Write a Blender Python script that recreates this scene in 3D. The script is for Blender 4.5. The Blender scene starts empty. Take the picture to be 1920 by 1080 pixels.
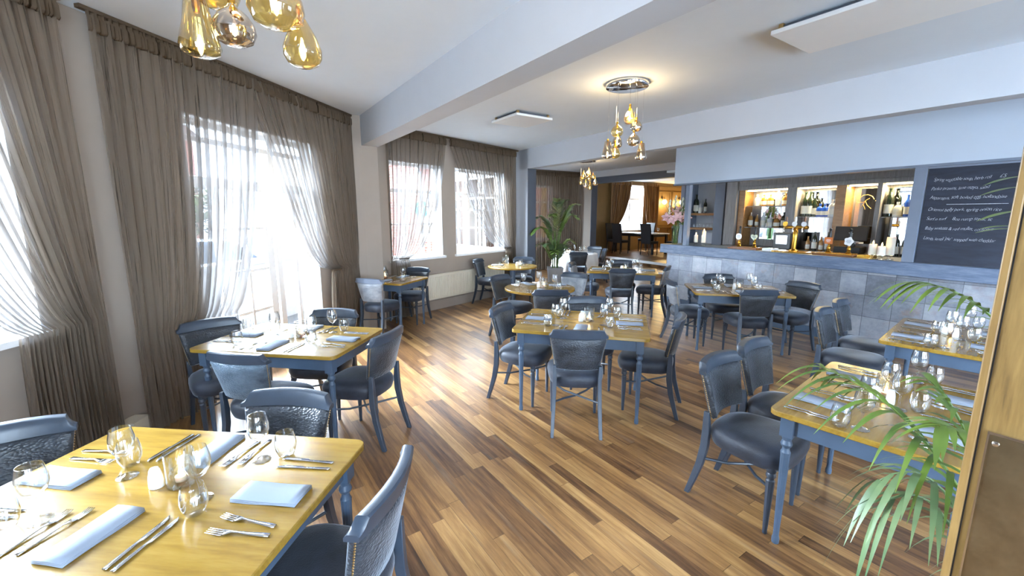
import bpy, math, random
from mathutils import Vector, Matrix
random.seed(7)
PI = math.pi
sc = bpy.context.scene

# ------------------------------------------------------------------ camera
cam_d = bpy.data.cameras.new('camera'); cam = bpy.data.objects.new('camera', cam_d)
sc.collection.objects.link(cam); sc.camera = cam
EYE = 1.70; PITCH = math.radians(9.72); FPX = 797.0
cam_d.sensor_width = 36.0; cam_d.lens = 36.0 * FPX / 1920.0
cam_d.clip_start = 0.02; cam_d.clip_end = 300
cam.location = (0, 0, EYE); cam.rotation_euler = (PI/2 - PITCH, 0, 0)

# ------------------------------------------------------------------ world, sun, exposure
sc.view_settings.view_transform = 'Standard'; sc.view_settings.look = 'None'
sc.view_settings.gamma = 1; sc.view_settings.use_curve_mapping = False
sc.view_settings.exposure = 1.65
w = bpy.data.worlds.new('world'); sc.world = w; w.use_nodes = True
bg = w.node_tree.nodes['Background']
bg.inputs[0].default_value = (0.70, 0.84, 1.0, 1); bg.inputs[1].default_value = 2.5
sun_d = bpy.data.lights.new('sun', 'SUN'); sun_d.energy = 52.0; sun_d.angle = math.radians(70); sun_d.color = (.74, .87, 1)   # hazy low sun beyond the window wall
sun = bpy.data.objects.new('sun', sun_d); sc.collection.objects.link(sun)
sun.rotation_euler = Vector((.80, -.45, -.42)).to_track_quat('-Z', 'Y').to_euler()
sk_d = bpy.data.lights.new('rear_fill_sun', 'SUN'); sk_d.energy = 20.0; sk_d.angle = math.radians(130); sk_d.color = (.66, .83, 1)   # added wide fill light from behind the camera, brightens the bar side
sk = bpy.data.objects.new('rear_fill_sun', sk_d); sc.collection.objects.link(sk)
sk.rotation_euler = Vector((.12, .97, -.10)).to_track_quat('-Z', 'Y').to_euler()
sc.cycles.max_bounces = 10; sc.cycles.diffuse_bounces = 5; sc.cycles.glossy_bounces = 4
sc.cycles.transparent_max_bounces = 24; sc.cycles.transmission_bounces = 6
sc.cycles.sample_clamp_indirect = 8; sc.cycles.caustics_reflective = False; sc.cycles.caustics_refractive = False

def portal(x, y, z, wd, h, az):
    """sampling portal in a window opening; az = plan direction the light travels (inwards)"""
    d = bpy.data.lights.new('window_portal', 'AREA'); d.shape = 'RECTANGLE'; d.size = wd; d.size_y = h
    d.cycles.is_portal = True
    o = bpy.data.objects.new('window_portal', d); sc.collection.objects.link(o)
    o.location = (x, y, z); o.rotation_euler = (PI/2, 0, az + PI/2 + PI)
    return o

# ------------------------------------------------------------------ plan vectors
EB = Vector((.56, -.8285)); NB = Vector((.8285, .56))          # along the beams / across them
CB = Vector((3.03, 7.98)); DB = Vector((.474, -.8805)); MB_ = Vector((.8805, .474))   # bar front line, its direction, and away from the room
def barp(s, off): return CB + DB*s + MB_*off
BAR_ANG = math.atan2(DB.y, DB.x)
def rot2(a): return Vector((math.cos(a), math.sin(a)))

# ------------------------------------------------------------------ helpers
def link(o, parent=None):
    sc.collection.objects.link(o)
    if parent is not None: o.parent = parent
    return o
def tag(o, label=None, cat=None, group=None, kind=None):
    if label: o['label'] = label
    if cat: o['category'] = cat
    if group: o['group'] = group
    if kind: o['kind'] = kind
    return o
def empty(name, loc=(0,0,0), rz=0, label=None, cat=None, group=None):
    o = bpy.data.objects.new(name, None); o.empty_display_size = .1
    o.location = loc; o.rotation_euler = (0, 0, rz); link(o)
    return tag(o, label, cat, group)
def kids(o): return [c for c in bpy.data.objects if c.parent == o]
def make_tree(root):
    return (root, [make_tree(c) for c in root.children])
def copy_tree(tree, parent=None):
    o, ch = tree
    c = o.copy(); sc.collection.objects.link(c)
    if parent is not None: c.parent = parent
    for t in ch: copy_tree(t, c)
    return c

class MB:
    def __init__(s): s.v = []; s.f = []; s.uv = None
    def add(s, vs, fs):
        n = len(s.v); s.v += [tuple(p) for p in vs]; s.f += [tuple(i+n for i in f) for f in fs]; return s
    def box(s, c, d, rz=0, rx=0, ry=0):
        hx, hy, hz = d[0]/2, d[1]/2, d[2]/2
        M = Matrix.Rotation(rz, 3, 'Z') @ Matrix.Rotation(ry, 3, 'Y') @ Matrix.Rotation(rx, 3, 'X')
        vs = [Vector(c) + M @ Vector((x, y, z)) for z in (-hz, hz) for x, y in ((-hx,-hy),(hx,-hy),(hx,hy),(-hx,hy))]
        return s.add(vs, [(3,2,1,0),(4,5,6,7),(0,1,5,4),(1,2,6,5),(2,3,7,6),(3,0,4,7)])
    def prism(s, poly, z0, z1):
        n = len(poly); a = sum(poly[i][0]*poly[(i+1)%n][1]-poly[(i+1)%n][0]*poly[i][1] for i in range(n))
        if a < 0: poly = list(poly)[::-1]
        vs = [(p[0], p[1], z0) for p in poly] + [(p[0], p[1], z1) for p in poly]
        fs = [tuple(range(n-1, -1, -1)), tuple(range(n, 2*n))] + [(i, (i+1)%n, (i+1)%n+n, i+n) for i in range(n)]
        return s.add(vs, fs)
    def extr(s, poly, o, ux, uy, un, t):
        """poly in the (ux,uy) plane at o, thickness t along un"""
        o = Vector(o); ux = Vector(ux); uy = Vector(uy); un = Vector(un); n = len(poly)
        vs = [o+ux*p[0]+uy*p[1] for p in poly] + [o+ux*p[0]+uy*p[1]+un*t for p in poly]
        return s.add(vs, [tuple(range(n-1,-1,-1)), tuple(range(n,2*n))] + [(i,(i+1)%n,(i+1)%n+n,i+n) for i in range(n)])
    def lathe(s, prof, seg=16, c=(0,0,0), flute=0, fz=None, sx=1, sy=1, ax=None):
        vs = []; fs = []; c = Vector(c); m = len(prof)
        for r, z in prof:
            for k in range(seg):
                a = 2*PI*k/seg; rr = r
                if flute and fz and fz[0] < z < fz[1]: rr = r*(1-flute*(k % 2))
                p = Vector((rr*math.cos(a)*sx, rr*math.sin(a)*sy, z))
                if ax is not None: p = ax @ p
                vs.append(c+p)
        for j in range(m-1):
            for k in range(seg):
                k2 = (k+1) % seg
                fs.append((j*seg+k, j*seg+k2, (j+1)*seg+k2, (j+1)*seg+k))
        if prof[0][0] > 1e-5: fs.append(tuple(range(seg-1, -1, -1)))
        if prof[-1][0] > 1e-5: fs.append(tuple(range((m-1)*seg, m*seg)))
        return s.add(vs, fs)
    def tube(s, pts, r, seg=8, cap=True):
        pts = [Vector(p) for p in pts]; n = len(pts); rs = r if isinstance(r, (list, tuple)) else [r]*n
        vs = []; fs = []; up = Vector((0, 0, 1)); prev = None
        for i, p in enumerate(pts):
            t = (pts[min(i+1, n-1)] - pts[max(i-1, 0)]).normalized()
            if prev is None:
                a = t.cross(up if abs(t.z) < .9 else Vector((1, 0, 0))).normalized()
            else:
                a = (prev - t*prev.dot(t)).normalized()
            b = t.cross(a); prev = a
            for k in range(seg):
                th = 2*PI*k/seg
                vs.append(p + (a*math.cos(th)+b*math.sin(th))*rs[i])
        for i in range(n-1):
            for k in range(seg):
                k2 = (k+1) % seg
                fs.append((i*seg+k, (i+1)*seg+k, (i+1)*seg+k2, i*seg+k2))
        if cap: fs += [tuple(range(seg)), tuple(range((n-1)*seg+seg-1, (n-1)*seg-1, -1))]
        return s.add(vs, fs)
    def grid(s, rows, uvs=None, closed=False):
        m = len(rows); n = len(rows[0]); vs = [p for r in rows for p in r]; fs = []
        for j in range(m-1):
            for i in range(n if closed else n-1):
                i2 = (i+1) % n
                fs.append((j*n+i, j*n+i2, (j+1)*n+i2, (j+1)*n+i))
        if uvs is not None: s.uv = (s.uv or []) + [u for r in uvs for u in r]
        return s.add(vs, fs)
    def build(s, name, mat, parent=None, smooth=True, bevel=0, angle=35, solid=0):
        me = bpy.data.meshes.new(name); me.from_pydata(s.v, [], s.f)
        if s.uv and len(s.uv) == len(s.v):
            l = me.uv_layers.new(name='UVMap')
            for lp in me.loops: l.data[lp.index].uv = s.uv[lp.vertex_index]
        me.validate(); me.update()
        if smooth:
            me.polygons.foreach_set('use_smooth', [True]*len(me.polygons))
            try: me.set_sharp_from_angle(angle=math.radians(angle))
            except Exception: pass
        if mat is not None: me.materials.append(mat)
        o = bpy.data.objects.new(name, me); link(o, parent)
        if bevel:
            b = o.modifiers.new('bevel', 'BEVEL'); b.width = bevel; b.segments = 2; b.limit_method = 'ANGLE'; b.angle_limit = math.radians(40)
        if solid:
            b = o.modifiers.new('solid', 'SOLIDIFY'); b.thickness = solid; b.offset = 0
        return o
    def bez(a, b, c, d, n=12):
        return [((1-t)**3)*Vector(a)+3*t*(1-t)**2*Vector(b)+3*t*t*(1-t)*Vector(c)+t**3*Vector(d) for t in [i/n for i in range(n+1)]]
bez = MB.bez

# ------------------------------------------------------------------ materials
def lin(r, g, b):
    f = lambda c: (c/255/12.92) if c/255 <= .04045 else ((c/255+.055)/1.055)**2.4
    return (f(r), f(g), f(b), 1)
class NT:
    def __init__(s, name):
        s.m = bpy.data.materials.new(name); s.m.use_nodes = True; s.t = s.m.node_tree; s.b = s.t.nodes['Principled BSDF']; s.out = s.t.nodes['Material Output']
    def n(s, ty, **kw):
        x = s.t.nodes.new(ty)
        for k, v in kw.items():
            if k.startswith('i_'):
                key = k[2:]; key = int(key) if key.isdigit() else key.replace('_', ' ')
                x.inputs[key].default_value = v
            else: setattr(x, k, v)
        return x
    def l(s, a, b): s.t.links.new(a, b)
    def ramp(s, src, stops):
        r = s.n('ShaderNodeValToRGB'); e = r.color_ramp.elements
        while len(e) < len(stops): e.new(.5)
        for el, (p, c) in zip(e, stops): el.position = p; el.color = c if len(c) == 4 else (*c, 1)
        s.l(src, r.inputs[0]); return r.outputs[0]
    def coord(s, kind='Object', scale=(1,1,1), rot=(0,0,0)):
        c = s.n('ShaderNodeTexCoord'); m = s.n('ShaderNodeMapping')
        m.inputs['Scale'].default_value = scale; m.inputs['Rotation'].default_value = rot
        s.l(c.outputs[kind], m.inputs[0]); return m.outputs[0]
    def noise(s, vec, scale=5, detail=3, rough=.5):
        n = s.n('ShaderNodeTexNoise'); n.inputs['Scale'].default_value = scale; n.inputs['Detail'].default_value = detail
        n.inputs['Roughness'].default_value = rough; s.l(vec, n.inputs['Vector']); return n.outputs['Fac']
    def mix(s, f, a, b, ty='MIX'):
        m = s.n('ShaderNodeMix', data_type='RGBA', blend_type=ty)
        for sock, v in ((m.inputs[0], f), (m.inputs[6], a), (m.inputs[7], b)):
            if hasattr(v, 'is_linked') or isinstance(v, bpy.types.NodeSocket): s.l(v, sock)
            else: sock.default_value = v
        return m.outputs[2]
    def math(s, op, a, b=None):
        m = s.n('ShaderNodeMath', operation=op)
        for i, v in enumerate((a, b)):
            if v is None: continue
            if isinstance(v, bpy.types.NodeSocket): s.l(v, m.inputs[i])
            else: m.inputs[i].default_value = v
        return m.outputs[0]
    def bump(s, h, strength=.2, dist=.01):
        b = s.n('ShaderNodeBump'); b.inputs['Strength'].default_value = strength; b.inputs['Distance'].default_value = dist
        s.l(h, b.inputs['Height']); s.l(b.outputs[0], s.b.inputs['Normal'])
    def set(s, col=None, rough=None, metal=None, **kw):
        if col is not None:
            if isinstance(col, bpy.types.NodeSocket): s.l(col, s.b.inputs['Base Color'])
            else: s.b.inputs['Base Color'].default_value = col
        if rough is not None:
            if isinstance(rough, bpy.types.NodeSocket): s.l(rough, s.b.inputs['Roughness'])
            else: s.b.inputs['Roughness'].default_value = rough
        if metal is not None: s.b.inputs['Metallic'].default_value = metal
        for k, v in kw.items(): s.b.inputs[k.replace('_', ' ')].default_value = v
        return s.m
def plain(name, col, rough=.5, metal=0, var=.06, scale=6, **kw):
    t = NT(name); c = t.coord(); f = t.noise(c, scale, 3)
    a = tuple(min(1, x*(1-var)) for x in col[:3])+(1,); b = tuple(min(1, x*(1+var)) for x in col[:3])+(1,)
    return t.set(t.ramp(f, [(.3, a), (.7, b)]), rough, metal, **kw)
def emit(name, col, st):
    t = NT(name); return t.set(col, .5, 0, Emission_Color=col, Emission_Strength=st)

def wood(name, stops, scale=(1,12,12), rough=.35, bumpy=.05, kind='Object', coat=0):
    t = NT(name); c = t.coord(kind, scale)
    n1 = t.noise(c, 2.2, 6, .6); n2 = t.noise(c, 9, 3, .6)
    f = t.math('ADD', t.math('MULTIPLY', n1, .7), t.math('MULTIPLY', n2, .3))
    t.bump(f, bumpy, .01); t.set(t.ramp(f, stops), rough)
    if coat: t.b.inputs['Coat Weight'].default_value = coat; t.b.inputs['Coat Roughness'].default_value = .15
    return t.m
def thin_glass(name, tint=(1,1,1,1), refl=1.0, base=.04, rough=0.02, edge=.55):
    t = NT(name); t.t.nodes.remove(t.b)
    tr = t.n('ShaderNodeBsdfTransparent', i_Color=tint); gl = t.n('ShaderNodeBsdfGlossy', i_Roughness=rough)
    lw = t.n('ShaderNodeLayerWeight', i_Blend=.5)
    p = t.math('POWER', lw.outputs['Facing'], 2.2)
    f = t.math('MINIMUM', t.math('ADD', t.math('MULTIPLY', p, edge*refl), base), 1.0)
    m = t.n('ShaderNodeMixShader'); t.l(f, m.inputs[0]); t.l(tr.outputs[0], m.inputs[1]); t.l(gl.outputs[0], m.inputs[2])
    t.l(m.outputs[0], t.out.inputs[0]); return t.m

M = {}
M['ceiling'] = plain('ceiling_paint', (.70,.76,.83), .8, var=.01)
M['wall'] = plain('warm_grey_wall_paint', lin(160,147,136), .75, var=.02)
M['beam'] = plain('pale_grey_paint', lin(196,200,208), .7, var=.01)
M['bulk'] = plain('bulkhead_grey_paint', lin(196,206,220), .7, var=.01)
M['greyblue'] = plain('grey_blue_woodwork', lin(120,130,148), .5, var=.04)
M['darktrim'] = plain('dark_grey_blue_trim', lin(86,91,102), .5, var=.04)
M['white'] = plain('white_gloss_paint', (.82,.83,.84), .35, var=.01)
M['radiator'] = plain('cream_radiator_enamel', lin(222,214,198), .4, var=.01)
M['paint'] = plain('slate_blue_chair_paint', lin(54,64,78), .34, var=.12, scale=14)
M['paint_light'] = plain('slate_blue_table_paint', lin(72,90,112), .42, var=.08, scale=10)
M['goldwall'] = plain('ochre_panelled_wall_paint', lin(118,92,54), .5, var=.05)
M['cloth'] = plain('white_tablecloth_linen', (.85,.85,.85), .9, var=.02)
M['napkin'] = plain('grey_paper_napkin', lin(146,156,172), .9, var=.02)
M['steel'] = plain('polished_steel', (.72,.73,.75), .16, 1, var=.02)
M['chrome'] = plain('chrome', (.8,.8,.8), .06, 1, var=.01)
M['brass'] = plain('polished_brass', lin(200,150,60), .22, 1, var=.04)
M['stud'] = plain('antique_brass_studs', lin(190,160,110), .3, 1, var=.04)
M['porcelain'] = plain('white_porcelain', (.85,.86,.87), .15, var=.01)
M['wax'] = plain('ivory_candle_wax', (.86,.80,.68), .5, var=.02, Subsurface_Weight=.2)
M['flame'] = emit('candle_flame', (1,.62,.22,1), 14)
M['bulb'] = emit('warm_bulb', (1,.80,.42,1), 26)
M['globe'] = emit('glowing_globe', (1,.86,.5,1), 9)
M['striplight'] = emit('warm_striplight', (1,.86,.55,1), 7)
M['black'] = plain('black_fabric', (.008,.008,.01), .75, var=.1)
M['blackgloss'] = plain('black_plastic', (.012,.012,.014), .3, var=.1)
M['mirror'] = plain('mirror_silver', (.86,.88,.9), .03, 1, var=.005)
M['glass'] = thin_glass('clear_thin_glass', (.97,.98,.98,1), 1.0, .07, .02, 1.0)
M['pane'] = thin_glass('window_glass', (.96,.98,1,1), .5, .04)
M['amber'] = thin_glass('amber_glass', (.96,.80,.42,1), 1.0, .14, .03, .75)
M['smoke'] = thin_glass('smoked_mirror_glass', (.62,.50,.36,1), 1.0, .35, .03, .6)
M['vaseglass'] = thin_glass('greenish_vase_glass', (.75,.85,.72,1), 1, .08)
M['stem'] = plain('green_plant_stem', lin(96,122,62), .5, var=.15)
M['pot'] = plain('pale_grey_zinc_planter', lin(176,182,188), .5, var=.06)
M['soil'] = plain('dark_compost', (.03,.02,.015), .95, var=.3, scale=40)
M['petal'] = plain('pink_white_lily_petal', lin(232,190,190), .6, var=.15, scale=30)
M['petalw'] = plain('white_gladiolus_petal', lin(226,228,205), .6, var=.08)
M['render'] = plain('white_masonry_render', (.22,.22,.22), .9, var=.03)
M['asphalt'] = plain('pale_paving', (.07,.07,.07), .9, var=.1)
M['carpaint'] = plain('silver_blue_car_paint', (.10,.14,.20), .25, .3, var=.02)
M['carglass'] = plain('dark_car_glass', (.03,.04,.05), .08, var=.02)
M['tyre'] = plain('black_tyre_rubber', (.02,.02,.02), .8, var=.05)
M['treeleaf'] = plain('yellow_green_hedge_leaves', lin(84,98,38), .8, var=.5, scale=3)
M['rooftile'] = plain('brown_roof_tiles', lin(96,84,80), .9, var=.2, scale=8)
M['teal'] = plain('teal_sign_board', lin(40,120,130), .5, var=.05)
M['worktop'] = plain('dark_bar_worktop', (.03,.03,.035), .3, var=.1)
M['goldline'] = plain('gold_etching', lin(190,150,90), .4, .6, var=.05)

def mk_brick():
    t = NT('red_brick'); c = t.coord('Generated', (1,1,1)); co = t.n('ShaderNodeTexCoord')
    b = t.n('ShaderNodeTexBrick', i_Scale=1.0); b.inputs['Brick Width'].default_value = .225; b.inputs['Row Height'].default_value = .075
    b.inputs['Mortar Size'].default_value = .008; b.inputs['Color1'].default_value = lin(150,84,66); b.inputs['Color2'].default_value = lin(116,60,50)
    b.inputs['Mortar'].default_value = lin(150,142,132)
    t.l(co.outputs['UV'], b.inputs['Vector']); return t.set(b.outputs['Color'], .9)
M['brick'] = mk_brick()

def mk_floor():
    t = NT('reclaimed_plank_floor')
    ang = math.atan2(EB.y, EB.x)
    c = t.coord('Object', (1,1,1), (0, 0, -ang))
    sx = t.n('ShaderNodeSeparateXYZ'); t.l(c, sx.inputs[0]); X, Y = sx.outputs[0], sx.outputs[1]
    # strips of uneven width: warp y a little per strip
    row = t.math('FLOOR', t.math('DIVIDE', Y, .074))
    wn = t.n('ShaderNodeTexWhiteNoise', noise_dimensions='1D'); t.l(row, wn.inputs['W'])
    xo = t.math('ADD', t.math('DIVIDE', X, 1.15), t.math('MULTIPLY', wn.outputs['Value'], 7.3))
    col = t.math('FLOOR', xo)
    cb = t.n('ShaderNodeCombineXYZ'); t.l(col, cb.inputs[0]); t.l(row, cb.inputs[1])
    w2 = t.n('ShaderNodeTexWhiteNoise', noise_dimensions='2D'); t.l(cb.outputs[0], w2.inputs['Vector'])
    rnd = w2.outputs['Value']
    # grain
    gv = t.n('ShaderNodeCombineXYZ'); t.l(t.math('MULTIPLY', X, 1.6), gv.inputs[0]); t.l(t.math('MULTIPLY', Y, 22), gv.inputs[1]); t.l(t.math('MULTIPLY', rnd, 30), gv.inputs[2])
    g = t.noise(gv.outputs[0], 1.6, 7, .65)
    bl = t.noise(c, 2.3, 4, .6)
    f = t.math('ADD', t.math('MULTIPLY', rnd, .36), t.math('ADD', t.math('MULTIPLY', g, .72), t.math('MULTIPLY', bl, .12)))
    colr = t.ramp(f, [(.28, lin(50,34,26)), (.42, lin(98,68,44)), (.54, lin(128,92,58)), (.68, lin(156,116,72)), (.88, lin(192,152,100))])
    # grey worn patches
    gp = t.noise(gv.outputs[0], .55, 5, .6); gm = t.ramp(gp, [(.60, (0,0,0)), (.72, (1,1,1))])
    colr = t.mix(t.math('MULTIPLY', gm, .45), colr, lin(128,120,112))
    # dark knots
    kn = t.noise(gv.outputs[0], 5.5, 3, .5); km = t.ramp(kn, [(.70, (0,0,0)), (.78, (1,1,1))])
    colr = t.mix(t.math('MULTIPLY', km, .7), colr, lin(44,28,20))
    # seams
    fy = t.math('FRACT', t.math('DIVIDE', Y, .074)); fx = t.math('FRACT', xo)
    s1 = t.math('LESS_THAN', fy, .022); s2 = t.math('LESS_THAN', fx, .003)
    sm = t.math('MAXIMUM', s1, s2)
    colr = t.mix(t.math('MULTIPLY', sm, .6), colr, lin(40,26,18))
    t.bump(t.math('SUBTRACT', t.math('MULTIPLY', g, .3), sm), .12, .004)
    rr = t.math('ADD', .24, t.math('MULTIPLY', g, .14))
    t.b.inputs['Coat Weight'].default_value = .35; t.b.inputs['Coat Roughness'].default_value = .22
    return t.set(colr, rr, 0)
M['floor'] = mk_floor()

M['oak'] = wood('honey_oak_tabletop', [(.3, lin(128,96,36)), (.5, lin(150,118,46)), (.7, lin(168,136,62))], (1.2,9,9), .24, .02, coat=.3)
M['oakdoor'] = wood('oak_door_timber', [(.3, lin(78,58,30)), (.45, lin(112,86,46)), (.62, lin(130,102,58)), (.8, lin(146,118,72))], (18,18,1.6), .4, .05)
M['oakedge'] = wood('oak_door_edge_timber', [(.3, lin(108,80,40)), (.7, lin(144,114,68))], (14,14,1.2), .4, .03)
M['shelfwood'] = wood('oak_shelf', [(.3, lin(130,90,50)), (.7, lin(176,130,78))], (2,12,12), .4)
M['pumpwood'] = wood('reddish_pump_base_wood', [(.3, lin(96,52,22)), (.7, lin(146,88,40))], (2,12,12), .3)
M['limed'] = wood('limed_grey_panelling', [(.3, lin(112,108,108)), (.5, lin(138,134,134)), (.75, lin(160,156,156))], (16,16,1.2), .5)
M['bartop'] = wood('blue_grey_washed_bar_top', [(.25, lin(66,80,104)), (.45, lin(92,108,134)), (.6, lin(116,130,154)), (.8, lin(146,158,176))], (1.3,8,8), .4, .04)

def mk_tiles():
    t = NT('weathered_metal_bar_tiles'); co = t.n('ShaderNodeTexCoord'); uv = co.outputs['UV']
    sx = t.n('ShaderNodeSeparateXYZ'); t.l(uv, sx.inputs[0])
    tx = t.math('DIVIDE', sx.outputs[0], .295); ty = t.math('DIVIDE', sx.outputs[1], .272)
    cb = t.n('ShaderNodeCombineXYZ'); t.l(t.math('FLOOR', tx), cb.inputs[0]); t.l(t.math('FLOOR', ty), cb.inputs[1])
    wn = t.n('ShaderNodeTexWhiteNoise', noise_dimensions='2D'); t.l(cb.outputs[0], wn.inputs['Vector'])
    n1 = t.noise(uv, 5, 6, .65); n2 = t.noise(uv, 26, 4, .6)
    f = t.math('ADD', t.math('MULTIPLY', wn.outputs['Value'], .35), t.math('ADD', t.math('MULTIPLY', n1, .55), t.math('MULTIPLY', n2, .2)))
    c = t.ramp(f, [(.3, lin(104,108,118)), (.5, lin(138,144,156)), (.65, lin(160,164,174)), (.85, lin(188,188,192))])
    br = t.noise(uv, 3.4, 5, .7); bm_ = t.ramp(br, [(.56, (0,0,0)), (.7, (1,1,1))])
    c = t.mix(t.math('MULTIPLY', bm_, .5), c, lin(146,122,110))
    fx = t.math('FRACT', tx); fy = t.math('FRACT', ty)
    s = t.math('MAXIMUM', t.math('LESS_THAN', fx, .02), t.math('LESS_THAN', fy, .02))
    c = t.mix(t.math('MULTIPLY', s, .7), c, lin(58,60,70))
    t.bump(t.math('SUBTRACT', n2, s), .25, .004)
    return t.set(c, .42, .25)
M['tiles'] = mk_tiles()

def mk_fabric(name, dark, light, sheen=.5, rough=.5, bump=.5, vs=90):
    t = NT(name); c = t.coord('Object', (1,1,1.6))
    v = t.n('ShaderNodeTexVoronoi', i_Scale=vs, feature='F1'); t.l(c, v.inputs['Vector'])
    n = t.noise(c, 9, 4, .6)
    t.bump(v.outputs['Distance'], bump, .004)
    m = t.set(t.ramp(n, [(.3, dark), (.7, light)]), rough, 0)
    t.b.inputs['Sheen Weight'].default_value = sheen; t.b.inputs['Sheen Roughness'].default_value = .35
    t.b.inputs['Sheen Tint'].default_value = (.75,.85,1,1)
    return m
M['velvet'] = mk_fabric('charcoal_velvet_seat', lin(26,30,39), lin(48,54,68), .6, .55, .15, 160)
M['croc'] = mk_fabric('charcoal_textured_backrest', lin(28,32,38), lin(60,66,75), .5, .38, .7, 75)

M['paleback'] = mk_fabric('pale_silver_grey_backrest', lin(104,110,120), lin(150,154,160), .5, .4, .4, 75)
M['blueback'] = mk_fabric('blue_grey_textured_backrest', lin(62,78,94), lin(104,122,138), .5, .36, .7, 75)
M['palerail'] = plain('worn_pale_blue_grey_paint', lin(112,122,140), .4, var=.1)
def mk_sheer(name, col, op0, op1, dens=130):
    t = NT(name); t.t.nodes.remove(t.b)
    co = t.n('ShaderNodeTexCoord'); mp = t.n('ShaderNodeMapping'); mp.inputs['Scale'].default_value = (dens, .9, 1)
    t.l(co.outputs['UV'], mp.inputs[0])
    n = t.noise(mp.outputs[0], 1.0, 4, .7)
    mp2 = t.n('ShaderNodeMapping'); mp2.inputs['Scale'].default_value = (dens*.22, .25, 1); t.l(co.outputs['UV'], mp2.inputs[0])
    n2 = t.noise(mp2.outputs[0], 1.0, 2, .5)
    dk = t.ramp(n, [(.37, (1,1,1)), (.41, (0,0,0))])       # thin dark threads
    cc = t.mix(dk, col, tuple(x*.14 for x in col[:3])+(1,))
    cc = t.mix(t.math('MULTIPLY', n2, .55), cc, tuple(x*.6 for x in col[:3])+(1,))
    d = t.n('ShaderNodeBsdfDiffuse'); tl = t.n('ShaderNodeBsdfTranslucent'); tr = t.n('ShaderNodeBsdfTransparent')
    t.l(cc, d.inputs[0]); t.l(t.mix(dk, t.mix(t.math('MULTIPLY', n2, .6), (.17,.18,.195,1), (.10,.105,.115,1)), (.02,.02,.022,1)), tl.inputs[0])
    m1 = t.n('ShaderNodeMixShader', i_Fac=.4); t.l(d.outputs[0], m1.inputs[1]); t.l(tl.outputs[0], m1.inputs[2])
    op = t.n('ShaderNodeMapRange'); op.inputs['From Min'].default_value = .3; op.inputs['From Max'].default_value = .7
    op.inputs['To Min'].default_value = op0; op.inputs['To Max'].default_value = op1
    t.l(t.math('ADD', t.math('MULTIPLY', n, .4), t.math('MULTIPLY', n2, .6)), op.inputs['Value'])
    fac = t.math('MAXIMUM', op.outputs[0], t.math('MULTIPLY', dk, .8))
    m2 = t.n('ShaderNodeMixShader'); t.l(fac, m2.inputs[0]); t.l(tr.outputs[0], m2.inputs[1]); t.l(m1.outputs[0], m2.inputs[2])
    t.l(m2.outputs[0], t.out.inputs[0]); return t.m
M['sheer'] = mk_sheer('taupe_striped_voile', lin(150,132,114), .5, .86)
M['headtape'] = mk_sheer('taupe_curtain_heading', lin(118,100,82), .9, 1.0, 60)
def mk_gold():
    t = NT('gold_velvet_curtain'); c = t.coord('UV', (8,.3,1)); n = t.noise(c, 4, 3)
    return t.set(t.ramp(n, [(.3, lin(84,52,18)), (.7, lin(146,102,40))]), .55, 0, Sheen_Weight=.6)
M['gold'] = mk_gold()
def mk_leaf(name, a, b):
    t = NT(name); c = t.coord('Object'); n = t.noise(c, 7, 3)
    m = t.set(t.ramp(n, [(.3, a), (.7, b)]), .42, 0)
    t.b.inputs['Transmission Weight'].default_value = 0
    return m
M['leaf'] = mk_leaf('palm_leaf_green', lin(70,98,44), lin(128,156,66))
M['leaf3'] = mk_leaf('light_green_palm_leaf', lin(84,114,54), lin(146,172,86))
M['leaf2'] = mk_leaf('silvery_green_palm_leaf', lin(70,100,62), lin(126,150,104))
def mk_chalk():
    t = NT('blackboard_slate'); c = t.coord('Object', (1,1,5)); n = t.noise(c, 2, 6, .7)
    return t.set(t.ramp(n, [(.3, lin(26,32,46)), (.7, lin(48,56,74))]), .6, 0)
M['slate'] = mk_chalk()
M['chalk'] = plain('white_chalk', (.62,.66,.74), .95, var=.25, scale=60)
def mk_plate():
    t = NT('worn_brass_push_plate'); c = t.coord('Object', (1,1,1)); n = t.noise(c, 8, 5, .7)
    t.bump(n, .05, .003)
    return t.set(t.ramp(n, [(.3, lin(120,104,78)), (.7, lin(158,146,120))]), .22, .9)
M['plate'] = mk_plate()
for nm, c in dict(b_dark=(.012,.02,.012), b_amber=(.30,.14,.03), b_blue=(.02,.08,.42), b_clear=(.55,.58,.6), b_green=(.02,.10,.03), b_red=(.2,.02,.02)).items():
    M[nm] = plain('bottle_'+nm[2:]+'_glass', c, .08, var=.05, Coat_Weight=.5)
M['label_w'] = plain('paper_label', (.7,.68,.6), .8, var=.05)
M['orange'] = plain('orange_pump_badge', lin(214,120,50), .4, var=.05)
M['badgegreen'] = plain('cream_green_pump_badge', lin(214,222,190), .4, var=.03)

# ================================================================== STRUCTURE
H = 3.05
def struct(o): o['kind'] = 'structure'; return o
PLAN = [(-3.2,-3.2),(-3.2,3.05),(-2.55,6.2),(-2.6,6.75),(-2.35,6.85),(-.2,9.7),(-2.1,11.7),(-1.85,12.05),(1.2,14.0),(.95,15.35),(8.8,20.6),(9.2,18.0),(9.2,-3.2)]
struct(MB().prism(PLAN, -.12, 0).build('floor', M['floor'], smooth=False))
struct(MB().prism(PLAN, H, H+.12).build('ceiling', M['ceiling'], smooth=False))

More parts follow.
